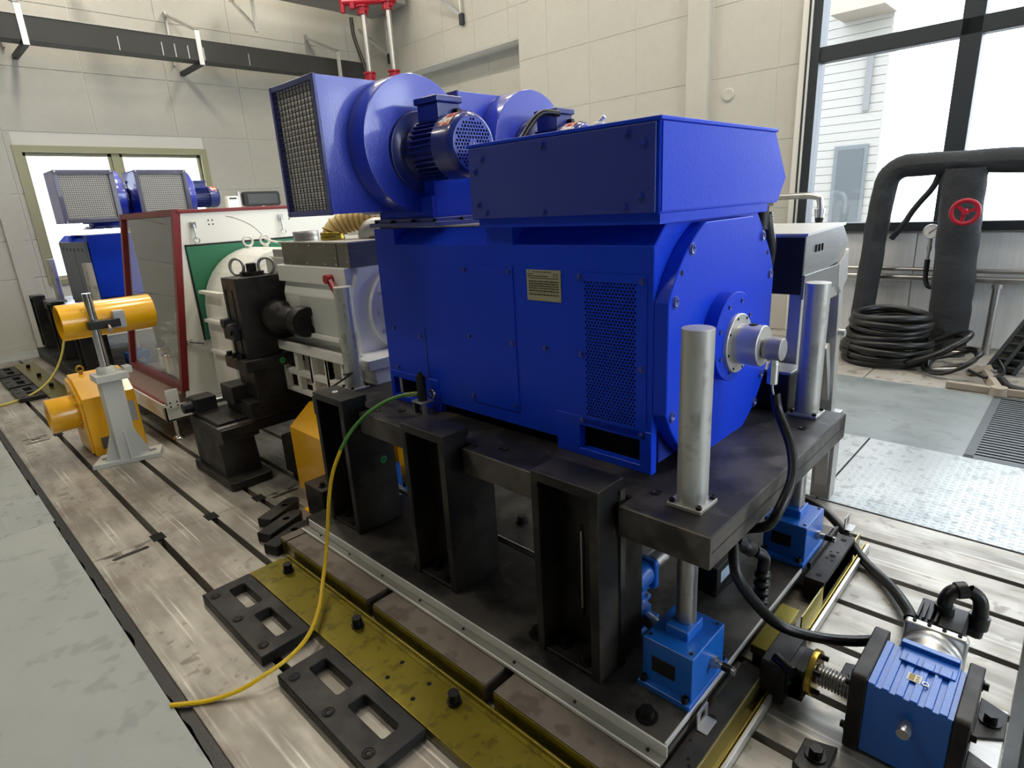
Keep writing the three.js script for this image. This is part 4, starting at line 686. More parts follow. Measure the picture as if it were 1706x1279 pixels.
// ---------------------------------------------------------------- machines on the left half of the bed
// white measuring stand with a yellow tube
{
  const t = thing('measuring_stand', 'light grey steel stand with chrome pole holding the yellow tube', 'stand', [-4.9, 0, -0.92]);
  mesh('base_plate', X('y', [[-5.08, -0.79], [-4.94, -1.16], [-4.76, -1.09], [-4.89, -0.69]], 0, 0.032, { holes: [rrect(-5.0, -4.95, -0.83, -0.77, 0.01), rrect(-4.9, -4.85, -1.1, -1.05, 0.01)], bevel: 0.002 }), standGrey, t);
  const cs = (w, y) => w;  void cs;
  mesh('column', [B(-4.965, -4.835, 0.03, 0.62, -0.985, -0.855, 0.004)], standGrey, t);
  mesh('gusset', X('x', [[-0.775, 0.032], [-1.065, 0.032], [-0.985, 0.26], [-0.855, 0.26]], -4.905, -4.895), standGrey, t);
  mesh('gusset', X('z', [[-4.99, 0.032], [-4.79, 0.032], [-4.835, 0.26], [-4.965, 0.26]], -0.925, -0.915), standGrey, t);
  mesh('top_plate', B(-4.99, -4.81, 0.615, 0.665, -1.03, -0.83, 0.004), standGrey, t);
  mesh('side_plate', B(-4.95, -4.86, 0.64, 0.69, -1.07, -1.02, 0.004), standGrey, t);
  mesh('collar', [L([-4.9, 0.665, -0.92], [-4.9, 2, -0.92], [[0.06, 0], [0.06, 0.04], [0.032, 0.05]], 24)], standGrey, t);
  mesh('pole', [C([-4.9, 0.66, -0.92], [-4.9, 1.225, -0.92], 0.0285, 0.0285, 28)], brightSteel, t);
  mesh('clamp_block', B(-4.88, -4.81, 0.985, 1.04, -1.06, -0.87, 0.004), plastic, t);
  mesh('clamp_block', B(-4.9, -4.84, 0.97, 1.09, -1.1, -1.03, 0.004), galv, t);
  mesh('clamp_handle', [C([-4.85, 1.01, -0.99], [-4.72, 0.985, -0.97], 0.018, 0.018, 14), C([-4.72, 0.985, -0.97], [-4.715, 0.984, -0.969], 0.013, 0.013, 14)], brightSteel, t);
  const u = thing('yellow_tube', 'glossy yellow steel tube held level by the light grey stand', 'tube', [-5.02, 0.9, -1.0]);
  mesh('shell', L([-5.03, 1.035, -0.745], [-5.03, 1.035, -5], [[0.118, 0.0], [0.123, 0.003], [0.123, 0.57], [0.118, 0.573], [0.118, 0.0]], 56), yellow, u);
  mesh('liner_end', C([-5.03, 1.035, -0.79], [-5.03, 1.035, -0.792], 0.117), darkHole, u);
}
// yellow guards of the cardan shafts
{
  const t = thing('shaft_guard', 'yellow sheet metal guard with a round stub, beside the light grey stand', 'guard', [-5.35, 0, -0.95]);
  mesh('cover', X('z', [[-5.55, 0], [-5.19, 0], [-5.19, 0.445], [-5.37, 0.57], [-5.5, 0.59], [-5.55, 0.56]], -1.12, -0.775, { bevel: 0.004 }), yellow, t);
  mesh('end_plate', X('z', [[-5.57, 0.02], [-5.21, 0.02], [-5.21, 0.42], [-5.38, 0.54], [-5.52, 0.56], [-5.57, 0.53]], -0.776, -0.76, { bevel: 0.003 }), yellow, t);
  mesh('stub', L([-5.42, 0.32, -0.76], [-5.42, 0.32, 3], [[0.13, 0], [0.13, 0.17], [0.115, 0.173], [0.085, 0.173], [0.085, 0.13], [0, 0.13]], 48), yellow, t);
  for (let k = 0; k < 7; k++) { const a = -0.9 + k * 0.5; mesh('stub_bolt', bolt([-5.42 + 0.15 * Math.cos(a), 0.32 + 0.15 * Math.sin(a), -0.757], [0, 0, 1], 0.008, 0.01), brass, t); }
  mesh('side_window', B(-5.19, -5.186, 0.2, 0.36, -1.1, -1.03, 0.001), galv, t);
  mesh('lifting_eye', [ring([-5.46, 0.625, -0.86], 'x', 0.022, 0.007, 24, 8), C([-5.46, 0.58, -0.86], [-5.46, 0.605, -0.86], 0.014)], brass, t);
  mesh('foot_bracket', [P(-5.56, -5.5, 0.0, 0.3, -0.77, -0.765)], standGrey, t);
  mesh('inspection_hole', P(-5.19, -5.187, 0.04, 0.13, -0.9, -0.83), std({ color: 0x6b655a, roughness: 0.7 }), t);
  const u = thing('shaft_guard', 'yellow folded sheet guard standing behind the leftmost guide column', 'guard', [-3.2, 0, -1.8]);
  mesh('cover', X('x', [[-1.49, 0], [-1.52, 0], [-1.52, 0.42], [-1.66, 0.53], [-1.66, 0], [-1.7, 0], [-1.7, 0.55], [-1.63, 0.55], [-1.49, 0.43]].slice(0, 0).concat([[-1.5, 0.0], [-2.05, 0.0], [-2.05, 0.43], [-1.9, 0.53], [-1.65, 0.53], [-1.5, 0.41]]), -3.42, -2.95, { holes: [rrect(-1.95, -1.72, 0.08, 0.33, 0.03)], bevel: 0.004 }), yellow, u);
  mesh('foot_tab', X('y', rrect(-3.1, -2.99, -1.42, -1.36, 0.015), 0.0, 0.012, { holes: [rrect(-3.07, -3.015, -1.4, -1.38, 0.008)] }), yellow, u);
  mesh('base_block', B(-3.04, -2.84, 0.0, 0.2, -1.56, -1.36, 0.006), black, u);
  for (const [x, z] of [[-2.9, -1.4], [-2.9, -1.52]]) mesh('block_bolt', bolt([x, 0.2, z], [0, 1, 0], 0.016, 0.02), boltBlack, u);
  single('grey_pipe', 'light grey pipe lying low behind the columns under the table', 'pipe', C([-3.4, 0.27, -1.95], [-2.75, 0.2, -2.1], 0.04), standGrey);
  single('yellow_beam', 'yellow cross beam seen low between two guide columns', 'beam', [B(-3.3, -2.97, 0.3, 0.42, -2.1, -1.98, 0.004), B(-3.06, -2.97, 0.0, 0.3, -2.1, -1.98, 0.004)], yellow);
}
// clamp claws on the bed in front of the leftmost column
for (const [x, z, a, l] of [[-3.14, -1.24, 0.5, 'farthest black clamp claw lying on the bed left of the base plate'], [-2.98, -1.17, 0.45, 'middle black clamp claw lying on the bed left of the base plate'], [-2.83, -1.14, 0.4, 'black clamp claw nearest the left end of the base plate']]) {
  const t = thing('clamp_claw', l, 'clamp', [x, 0, z]);
  const g = X('y', [[-0.13, -0.045], [0.1, -0.045], [0.14, -0.02], [0.14, 0.02], [0.1, 0.045], [-0.13, 0.045]], 0, 0.055, { holes: [circle(0.04, 0, 0.018, 16)], bevel: 0.003 }).rotateY(a + 1.5).translate(x, 0, z);
  mesh('claw', g, black, t);
}
// black cross slide with its tower and turning head
{
  const t = thing('cross_slide', 'tall black machine slide with two ring bolts standing on a pedestal', 'machine slide', [-3.9, 0, -1.5]);
  mesh('foot', X('y', rrect(-4.33, -3.68, -1.46, -1.185, 0.03), 0, 0.06, { bevel: 0.006 }), black, t);
  mesh('pedestal', X('z', [[-4.28, 0.06], [-3.8, 0.06], [-3.84, 0.27], [-3.74, 0.31], [-3.74, 0.36], [-4.3, 0.36]], -1.44, -1.21, { bevel: 0.004 }), black, t);
  mesh('cross_beam', [B(-4.25, -3.72, 0.34, 0.40, -1.85, -1.2, 0.004), B(-4.2, -3.8, 0.40, 0.425, -1.9, -1.22, 0.003)], black, t);
  mesh('bed_rail', B(-3.785, -3.75, 0.398, 0.412, -1.9, -1.2, 0.002), steel, t);
  mesh('screw_bearing', [B(-4.3, -4.16, 0.4, 0.52, -1.36, -1.22, 0.01), C([-4.23, 0.46, -1.22], [-4.23, 0.46, -1.16], 0.04, 0.035, 18)], black, t);
  mesh('feed_screw', C([-4.23, 0.46, -1.3], [-4.23, 0.46, -1.9], 0.018), steel, t);
  mesh('saddle', [B(-4.1, -3.7, 0.42, 0.53, -1.86, -1.40, 0.006), B(-4.05, -3.86, 0.5, 0.62, -1.5, -1.36, 0.006)], black, t);
  mesh('tower_base', [B(-3.95, -3.71, 0.5, 0.74, -1.84, -1.46, 0.006)], black, t);
  mesh('tower_flange', [B(-3.98, -3.65, 0.735, 0.81, -1.87, -1.40, 0.008)], black, t);
  for (const [x, z] of [[-3.95, -1.425], [-3.86, -1.425], [-3.77, -1.42], [-3.68, -1.83]]) mesh('flange_bolt', bolt([x, 0.81, z], [0, 1, 0], 0.02, 0.022), boltBlack, t);
  const tw = mesh('tower', [B(-3.905, -3.69, 0.81, 1.31, -1.79, -1.44, 0.006)], black, t);
  mesh('tower_slot', [P(-3.865, -3.853, 0.84, 1.24, -1.4401, -1.437), P(-3.765, -3.753, 0.84, 1.24, -1.4401, -1.437)], darkHole, tw);
  mesh('top_bearing', [C([-3.8, 1.31, -1.6], [-3.8, 1.335, -1.6], 0.075, 0.07, 24), B(-3.825, -3.775, 1.335, 1.385, -1.625, -1.575, 0.006)], boltBlack, t);
  mesh('ring_bolt', [ring([0, 0, 0], 'z', 0.05, 0.0095, 32, 10).rotateY(0.5).translate(-3.87, 1.365, -1.54)], galv, t);
  mesh('ring_bolt', [ring([0, 0, 0], 'x', 0.05, 0.0095, 32, 10).rotateY(-0.8).translate(-3.74, 1.362, -1.67)], galv, t);
  mesh('lock_cluster', [C([-3.88, 1.03, -1.44], [-3.88, 1.03, -1.39], 0.035, 0.03, 16), C([-3.78, 1.0, -1.44], [-3.78, 1.0, -1.38], 0.04, 0.035, 16), B(-3.9, -3.74, 0.93, 1.01, -1.44, -1.395, 0.008)], plastic, t);
  mesh('gland', C([-3.98, 0.97, -1.45], [-3.9, 0.97, -1.43], 0.01), brightSteel, t);
  mesh('turning_head', [L([-3.69, 1.05, -1.66], [-3.0, 1.05, -1.64], [[0, 0], [0.105, 0], [0.105, 0.05], [0.1, 0.1], [0.075, 0.12], [0.07, 0.24], [0.06, 0.26]], 40)], black, t);
  mesh('chuck', L([-3.44, 1.05, -1.653], [-2.8, 1.05, -1.634], [[0.06, 0], [0.07, 0.02], [0.07, 0.06], [0.084, 0.07], [0.09, 0.08], [0.09, 0.16], [0.082, 0.17], [0.055, 0.172], [0.045, 0.15], [0, 0.15]], 40), blackPlain, t);
  greenTag('round_sticker', [-3.6485, 0.772, -1.63], [1, 0, 0], 'round green sticker on the flange of the black machine slide');
  const m = thing('slide_drive', 'black motor block hanging at the rear side of the black machine slide', 'drive', [-3.45, 0, -1.6]);
  mesh('block', [X('z', [[-3.62, 0.05], [-3.36, 0.05], [-3.34, 0.3], [-3.44, 0.34], [-3.62, 0.3]], -1.75, -1.52, { bevel: 0.006 })], black, m);
  mesh('stub', C([-3.62, 0.2, -1.62], [-3.68, 0.2, -1.62], 0.06), blackPlain, m); mesh('foot', P(-3.6, -3.4, 0, 0.055, -1.72, -1.55), black, m);
}
// white enclosure with a red gasketed glass front
{
  const t = thing('test_chamber', 'white test chamber with dark red gaskets and a tilted glass front', 'chamber', [-5.7, 0.16, -2.2]);
  const x0 = -6.4, x1 = -5.0, sl = (y) => -1.42 - 0.2 * (y - 0.38) / 1.33;
  mesh('tray', [B(x0, x1, 0.165, 0.185, -3.1, -1.24, 0.004), B(x0, x1, 0.165, 0.31, -1.262, -1.24, 0.004), B(x1 - 0.022, x1, 0.165, 0.29, -3.1, -1.24, 0.004), B(x0, x0 + 0.02, 0.165, 0.3, -3.1, -1.24, 0.004), B(x0, x1, 0.165, 0.3, -3.1, -3.08, 0.004)], white, t);
  mesh('tray_floor', X('x', [[-3.08, 0.3], [-1.42, 0.38], [-1.262, 0.31], [-1.262, 0.29], [-3.08, 0.28]], x0 + 0.02, x1 - 0.022), std({ color: 0x8a6f66, roughness: 0.4, metalness: 0.3 }), t);
  mesh('end_wall', X('x', [[-3.05, 0.295], [-1.412, 0.295], [sl(1.72), 1.72], [-3.05, 1.72]], x1 - 0.02, x1 - 0.002), offWhite, t);
  mesh('roof', B(x0, x1, 1.715, 1.735, -3.05, sl(1.72), 0.003), offWhite, t);
  mesh('rear_wall', P(x0, x1, 0.3, 1.72, -3.05, -3.03), galv, t);
  const gp = (y, d = 0) => [0, y, sl(y) + d], rail = (a, b, w) => bar(a, b, w, 0.05);
  const post = (x) => bar([x, 0.40, sl(0.40) + 0.0], [x, 1.73, sl(1.73)], 0.05, 0.05);
  mesh('gasket', [post(x0 + 0.02), post(x1 - 0.02), rail([x0, 1.725, sl(1.725)], [x1, 1.725, sl(1.725)], 0.045), rail([x0, 0.40, sl(0.4)], [x1, 0.40, sl(0.4)], 0.05)], red, t);
  mesh('top_gasket', [B(x1 - 0.03, x1 + 0.012, 1.715, 1.742, -3.05, sl(1.72), 0.008), B(x0, x0 + 0.03, 1.715, 1.742, -3.05, sl(1.72), 0.008)], red, t);
  mesh('lip_gasket', B(x0, x1 - 0.02, 0.31, 0.325, -1.264, -1.25, 0.003), red, t);
  const gl = X('x', [[sl(0.42) - 0.003, 0.42], [sl(0.42) + 0.003, 0.42], [sl(1.71) + 0.003, 1.71], [sl(1.71) - 0.003, 1.71]], x0 + 0.04, x1 - 0.04);
  mesh('glass_front', gl, paleGlass, t);
  // polished lining behind the glass
  mesh('lining', [P(x0 + 0.02, x1 - 0.03, 0.86, 1.71, -1.98, -1.96), P(x0 + 0.022, x0 + 0.03, 0.4, 1.71, -3.02, -1.65)], phys({ color: 0x6f6a5e, roughness: 0.33, metalness: 0.85 }), t);
  mesh('green_seal', X('x', [[-1.655, 0.745], [-2.75, 0.745], [-2.75, 1.47], [-1.635, 1.47]], x1 - 0.004, x1 + 0.012, { bevel: 0.003 }), green, t);
  mesh('seal_edge', [B(x1 - 0.004, x1 + 0.006, 0.735, 1.485, -1.648, -1.632, 0.002), B(x1 - 0.004, x1 + 0.006, 1.47, 1.485, -2.75, -1.635, 0.002)], plastic, t);
  for (const [y, z, r] of [[1.62, -1.72, 0], [0.745, -1.52, 1.4], [1.64, -2.42, 0]]) mesh('toggle_latch', [B(x1, x1 + 0.02, y - 0.015, y + 0.03, z - 0.02, z + 0.02, 0.003), bar([x1 + 0.016, y + 0.01, z], [x1 + 0.03, y - 0.1 * Math.cos(r), z - 0.1 * Math.sin(r)], 0.02, 0.008), ring([x1 + 0.03, y - 0.105 * Math.cos(r), z - 0.105 * Math.sin(r)], 'x', 0.02, 0.005, 16, 6)], brightSteel, t);
  mesh('toggle_latch', [B(x1, x1 + 0.02, 0.26, 0.33, -1.44, -1.4, 0.003), bar([x1 + 0.016, 0.29, -1.42], [x1 + 0.03, 0.21, -1.42], 0.02, 0.008)], brightSteel, t);
  const hb = mesh('hinge_bracket', B(x1 + 0.0, x1 + 0.01, 0.27, 0.42, -1.36, -1.27, 0.003), white, t);
  for (const [y, z] of [[0.285, -1.29], [0.285, -1.34], [0.315, -1.29], [0.315, -1.34]]) mesh('bracket_hole', C([x1 + 0.0095, y, z], [x1 + 0.0108, y, z], 0.007, 0.007, 12), plastic, hb);
  for (const [y, z] of [[1.655, -1.84], [1.655, -1.87], [1.625, -1.84], [1.625, -1.87], [1.66, -2.5], [1.63, -2.5]]) mesh('panel_hole', C([x1 - 0.002, y, z], [x1 - 0.0005, y, z], 0.006, 0.006, 10), plastic, t);
  mesh('leveling_foot', [C([-5.05, 0.03, -1.31], [-5.05, 0.165, -1.31], 0.014, 0.014, 12), L([-5.05, 0, -1.31], [-5.05, 2, -1.31], [[0.04, 0], [0.042, 0.008], [0.02, 0.03], [0, 0.03]], 20)], brightSteel, t);
  mesh('leveling_foot', [C([-6.3, 0.03, -1.31], [-6.3, 0.165, -1.31], 0.014, 0.014, 12), L([-6.3, 0, -1.31], [-6.3, 2, -1.31], [[0.04, 0], [0.042, 0.008], [0.02, 0.03], [0, 0.03]], 20)], brightSteel, t);
  mesh('frame_foot', P(-6.3, -5.15, 0.0, 0.165, -2.9, -1.5), blackPlain, t);
  // what stands inside: polished pots and a stepped fixture
  const pot = (x, z, h, label) => { const u = thing('steel_pot', label, 'pot', [x, 0.35, z]); const y = 0.345;
    mesh('body', L([x, y, z], [x, 3, z], [[0.085, 0], [0.085, 0.012], [0.06, 0.03], [0.056, h - 0.03], [0.075, h - 0.01], [0.075, h], [0.0, h]], 32), brightSteel, u);
    for (const a of [0, 2.1, 4.2]) mesh('clamp', C([x + 0.06 * Math.cos(a), y + h, z + 0.06 * Math.sin(a)], [x + 0.06 * Math.cos(a), y + h + 0.02, z + 0.06 * Math.sin(a)], 0.01, 0.01, 8), brightSteel, u); };
  pot(-5.80, -1.55, 0.27, 'left polished steel cylinder inside the glass fronted chamber'); pot(-5.53, -1.52, 0.25, 'right polished steel cylinder inside the glass fronted chamber');
  const f = thing('stepped_fixture', 'stepped metal fixture above the polished cylinders inside the chamber', 'fixture', [-5.9, 0.35, -1.75]);
  mesh('beam', bar([-6.25, 0.62, -1.72], [-5.5, 0.6, -1.58], 0.05, 0.08), galv, f);
  for (const [x, y, z] of [[-6.15, 0.70, -1.74], [-5.9, 0.78, -1.72], [-5.7, 0.68, -1.6]]) mesh('step', B(x - 0.09, x + 0.09, y, y + 0.02, z - 0.06, z + 0.06, 0.003), galv, f);
  mesh('support', [C([-6.15, 0.35, -1.82], [-6.15, 0.7, -1.82], 0.03), C([-5.85, 0.35, -1.8], [-5.85, 0.78, -1.74], 0.025)], galv, f);
  mesh('clamp_bolt', C([-5.88, 0.8, -1.74], [-5.84, 0.88, -1.72], 0.02), brightSteel, f);
}
// white spindle gear unit in front of the chamber
{
  const t = thing('gear_unit', 'white cast gear unit with an arched rear, on a ribbed white base', 'gear unit', [-3.7, 0, -2.1]);
  const ar = [[-2.56, 0.35]]; for (let k = 0; k <= 22; k++) { const a = Math.PI - k / 22 * Math.PI; ar.push([-2.12 + 0.44 * Math.cos(a), 0.96 + 0.47 * Math.sin(a)]); } ar.push([-1.66, 0.35]);
  mesh('arched_shell', X('x', ar, -4.985, -4.45, { bevel: 0.012 }), white, t);
  const in1 = ar.map(([z, y]) => [-2.12 + (z + 2.12) * 0.84, y > 0.36 ? 0.93 + (y - 0.93) * 0.84 : y]);
  mesh('inner_shell', X('x', in1, -4.45, -4.2, { bevel: 0.01 }), standGrey, t);
  for (const y of [1.12, 0.9, 0.66]) mesh('rib', B(-4.92, -4.5, y, y + 0.025, -1.68, -1.635, 0.004), white, t);
  mesh('rib_post', [B(-4.5, -4.46, 0.4, 1.15, -1.68, -1.635, 0.004)], white, t);
  mesh('rear_block', B(-4.2, -3.62, 0.85, 1.4, -2.45, -1.87, 0.02), standGrey, t);
  mesh('rack_strip', [B(-3.9, -3.66, 1.4, 1.45, -1.9, -1.8, 0.003)], galv, t);
  mesh('housing', X('x', [[-2.42, 0.86], [-1.72, 0.86], [-1.7, 1.2], [-1.72, 1.27], [-1.76, 1.37], [-2.4, 1.37]], -3.62, -2.84, { bevel: 0.008 }), white, t);
  mesh('housing_flange', B(-3.64, -2.86, 1.27, 1.37, -1.78, -1.69, 0.006), white, t);
  mesh('side_panel', [X('z', [[-3.4, 0.98], [-2.98, 0.98], [-2.98, 1.2], [-3.4, 1.2]], -1.7, -1.685, { bevel: 0.004 })], standGrey, t);
  mesh('panel_lip', B(-3.42, -2.96, 0.955, 0.98, -1.7, -1.66, 0.004), white, t);
  mesh('output_flange', [L([-2.86, 1.115, -2.05], [0, 1.115, -2.05], [[0.26, 0], [0.26, 0.05], [0.255, 0.06], [0.19, 0.06], [0.19, 0.1], [0.165, 0.11], [0, 0.11]], 56), B(-2.86, -2.845, 0.88, 1.36, -2.36, -1.76, 0.005)], white, t);
  for (let k = 0; k < 12; k++) { const a = k * Math.PI / 6; mesh('flange_bolt', bolt([-2.8, 1.115 + 0.225 * Math.sin(a), -2.05 + 0.225 * Math.cos(a)], [1, 0, 0], 0.01, 0.008), standGrey, t); }
  // ribbed base: two rows of windows
  const xs0 = -3.72, xs1 = -2.78; const hol = []; for (let k = 0; k < 5; k++) { const a = xs0 + 0.03 + k * 0.185; hol.push(rect(a, a + 0.145, 0.715, 0.83), rect(a, a + 0.145, 0.585, 0.68)); }
  mesh('base_wall', X('z', [[xs0, 0.56], [xs1, 0.56], [xs1, 0.9], [xs0, 0.9]], -1.7, -1.66, { holes: hol, bevel: 0.003 }), white, t);
  mesh('base_core', P(xs0, xs1, 0.57, 0.88, -2.4, -1.78), offWhite, t);
  mesh('base_top', B(xs0 - 0.02, -2.66, 0.84, 0.9, -2.42, -1.64, 0.006), white, t);
  mesh('base_front', X('z', [[-2.8, 0.56], [-2.6, 0.56], [-2.6, 0.6], [-2.64, 0.62], [-2.68, 0.86], [-2.8, 0.86]], -2.38, -1.68, { bevel: 0.006 }), white, t);
  for (let k = 0; k < 3; k++) mesh('base_rib', X('x', [[-1.66, 0.66], [-1.66, 0.86], [-1.78, 0.86], [-1.78, 0.66]], xs0 + 0.36 + k * 0.2, xs0 + 0.385 + k * 0.2), white, t);
  mesh('base_plinth', [B(xs0 + 0.1, -3.46, 0.0, 0.58, -2.4, -1.9, 0.006)], offWhite, t);
  mesh('base_plinth', [B(-2.94, -2.83, 0.0, 0.58, -2.42, -2.15, 0.006)], offWhite, t);
  const c = thing('steel_cover', 'brushed steel box cover on top of the white gear unit', 'cover', [-3.2, 1.37, -2.05]);
  mesh('box', B(-3.6, -2.84, 1.37, 1.5, -2.38, -1.72, 0.004), phys({ map: steelMap, color: 0xb0aba2, roughness: 0.38, metalness: 0.8 }), c);
  mesh('lid', B(-3.61, -2.83, 1.497, 1.506, -2.39, -1.71, 0.002), galv, c);
  mesh('lid_seam', P(-2.962, -2.958, 1.375, 1.497, -1.7201, -1.7185), darkHole, c);
  for (const [x, y] of [[-3.4, 1.485], [-3.25, 1.485], [-3.08, 1.485], [-2.98, 1.385], [-2.98, 1.42], [-3.1, 1.385], [-3.3, 1.385], [-3.5, 1.385], [-2.86, 1.4], [-2.86, 1.46]]) mesh('rivet', C([x, y, -1.72], [x, y, -1.716], 0.006, 0.005, 8), brightSteel, c);
  mesh('duct_stub', [L([-3.44, 1.505, -1.81], [-3.44, 3, -1.81], [[0.075, 0], [0.075, 0.02], [0.07, 0.024], [0.075, 0.03], [0.075, 0.055], [0.062, 0.055], [0.062, 0.01]], 32)], galv, c);
  mesh('pipe_elbow', [T([[-3.02, 1.505, -1.97], [-3.0, 1.54, -1.97], [-2.95, 1.56, -1.98], [-2.88, 1.55, -2.0]], 0.06, 20, 16)], galv, c);
  const hc = new THREE.CatmullRomCurve3([[-3.22, 1.51, -1.86], [-3.22, 1.555, -1.87], [-3.17, 1.6, -1.93], [-3.05, 1.615, -2.03], [-2.9, 1.6, -2.15], [-2.7, 1.57, -2.32], [-2.5, 1.55, -2.5]].map((p) => V(...p)), false, 'centripetal'), hoseMat = phys({ color: 0xf0dc9c, roughness: 0.4, transmission: 0.3, thickness: 0, side: THREE.DoubleSide });
  const eh = thing('exhaust_hose', 'yellow translucent ribbed exhaust hose on the brushed steel box cover', 'hose', [-3.22, 1.51, -1.86]);
  mesh('hose_wall', new THREE.TubeGeometry(hc, 60, 0.058, 18), hoseMat, eh);
  mesh('wire_spiral', Array.from({ length: 30 }, (_, k) => { const u = 0.04 + k / 30 * 0.95, o = hc.getPointAt(u), q = new THREE.Quaternion().setFromUnitVectors(V(0, 0, 1), hc.getTangentAt(u)); return new THREE.TorusGeometry(0.06, 0.0055, 6, 24).applyQuaternion(q).translate(o.x, o.y, o.z); }), std({ color: 0xb8913a, roughness: 0.4 }), eh);
  single('hose_clamp', 'brass coloured clamp band at the foot of the yellow ribbed hose', 'clamp', L([-3.22, 1.506, -1.86], [-3.22, 3, -1.86], [[0.066, 0], [0.07, 0.004], [0.07, 0.02], [0.066, 0.024], [0.07, 0.028], [0.07, 0.04], [0.066, 0.044]], 32), brass);
  single('red_lever', 'small red lever on the corner of the white gear unit', 'lever', [bar([-3.0, 1.31, -1.67], [-2.9, 1.22, -1.66], 0.035, 0.02), C([-3.0, 1.31, -1.69], [-3.0, 1.31, -1.65], 0.025)], redPaint);
  for (const [z, l] of [[-1.93, 'left white lifting ring on the arched shell'], [-2.06, 'right white lifting ring on the arched shell, with a white rope']]) single('lifting_ring', l, 'lifting ring', [ring([-4.56, 1.49, z], 'x', 0.035, 0.009, 28, 8), C([-4.56, 1.44, z], [-4.56, 1.46, z], 0.02)], white);
  single('white_rope', 'thin white rope hanging on the right lifting ring', 'rope', [T([[-4.56, 1.52, -2.06], [-4.6, 1.6, -2.0], [-4.7, 1.66, -1.93], [-4.8, 1.68, -1.9]], 0.006, 20, 6), T([[-4.56, 1.5, -2.06], [-4.5, 1.47, -2.12], [-4.45, 1.46, -2.2]], 0.008, 14, 6)], white);
}
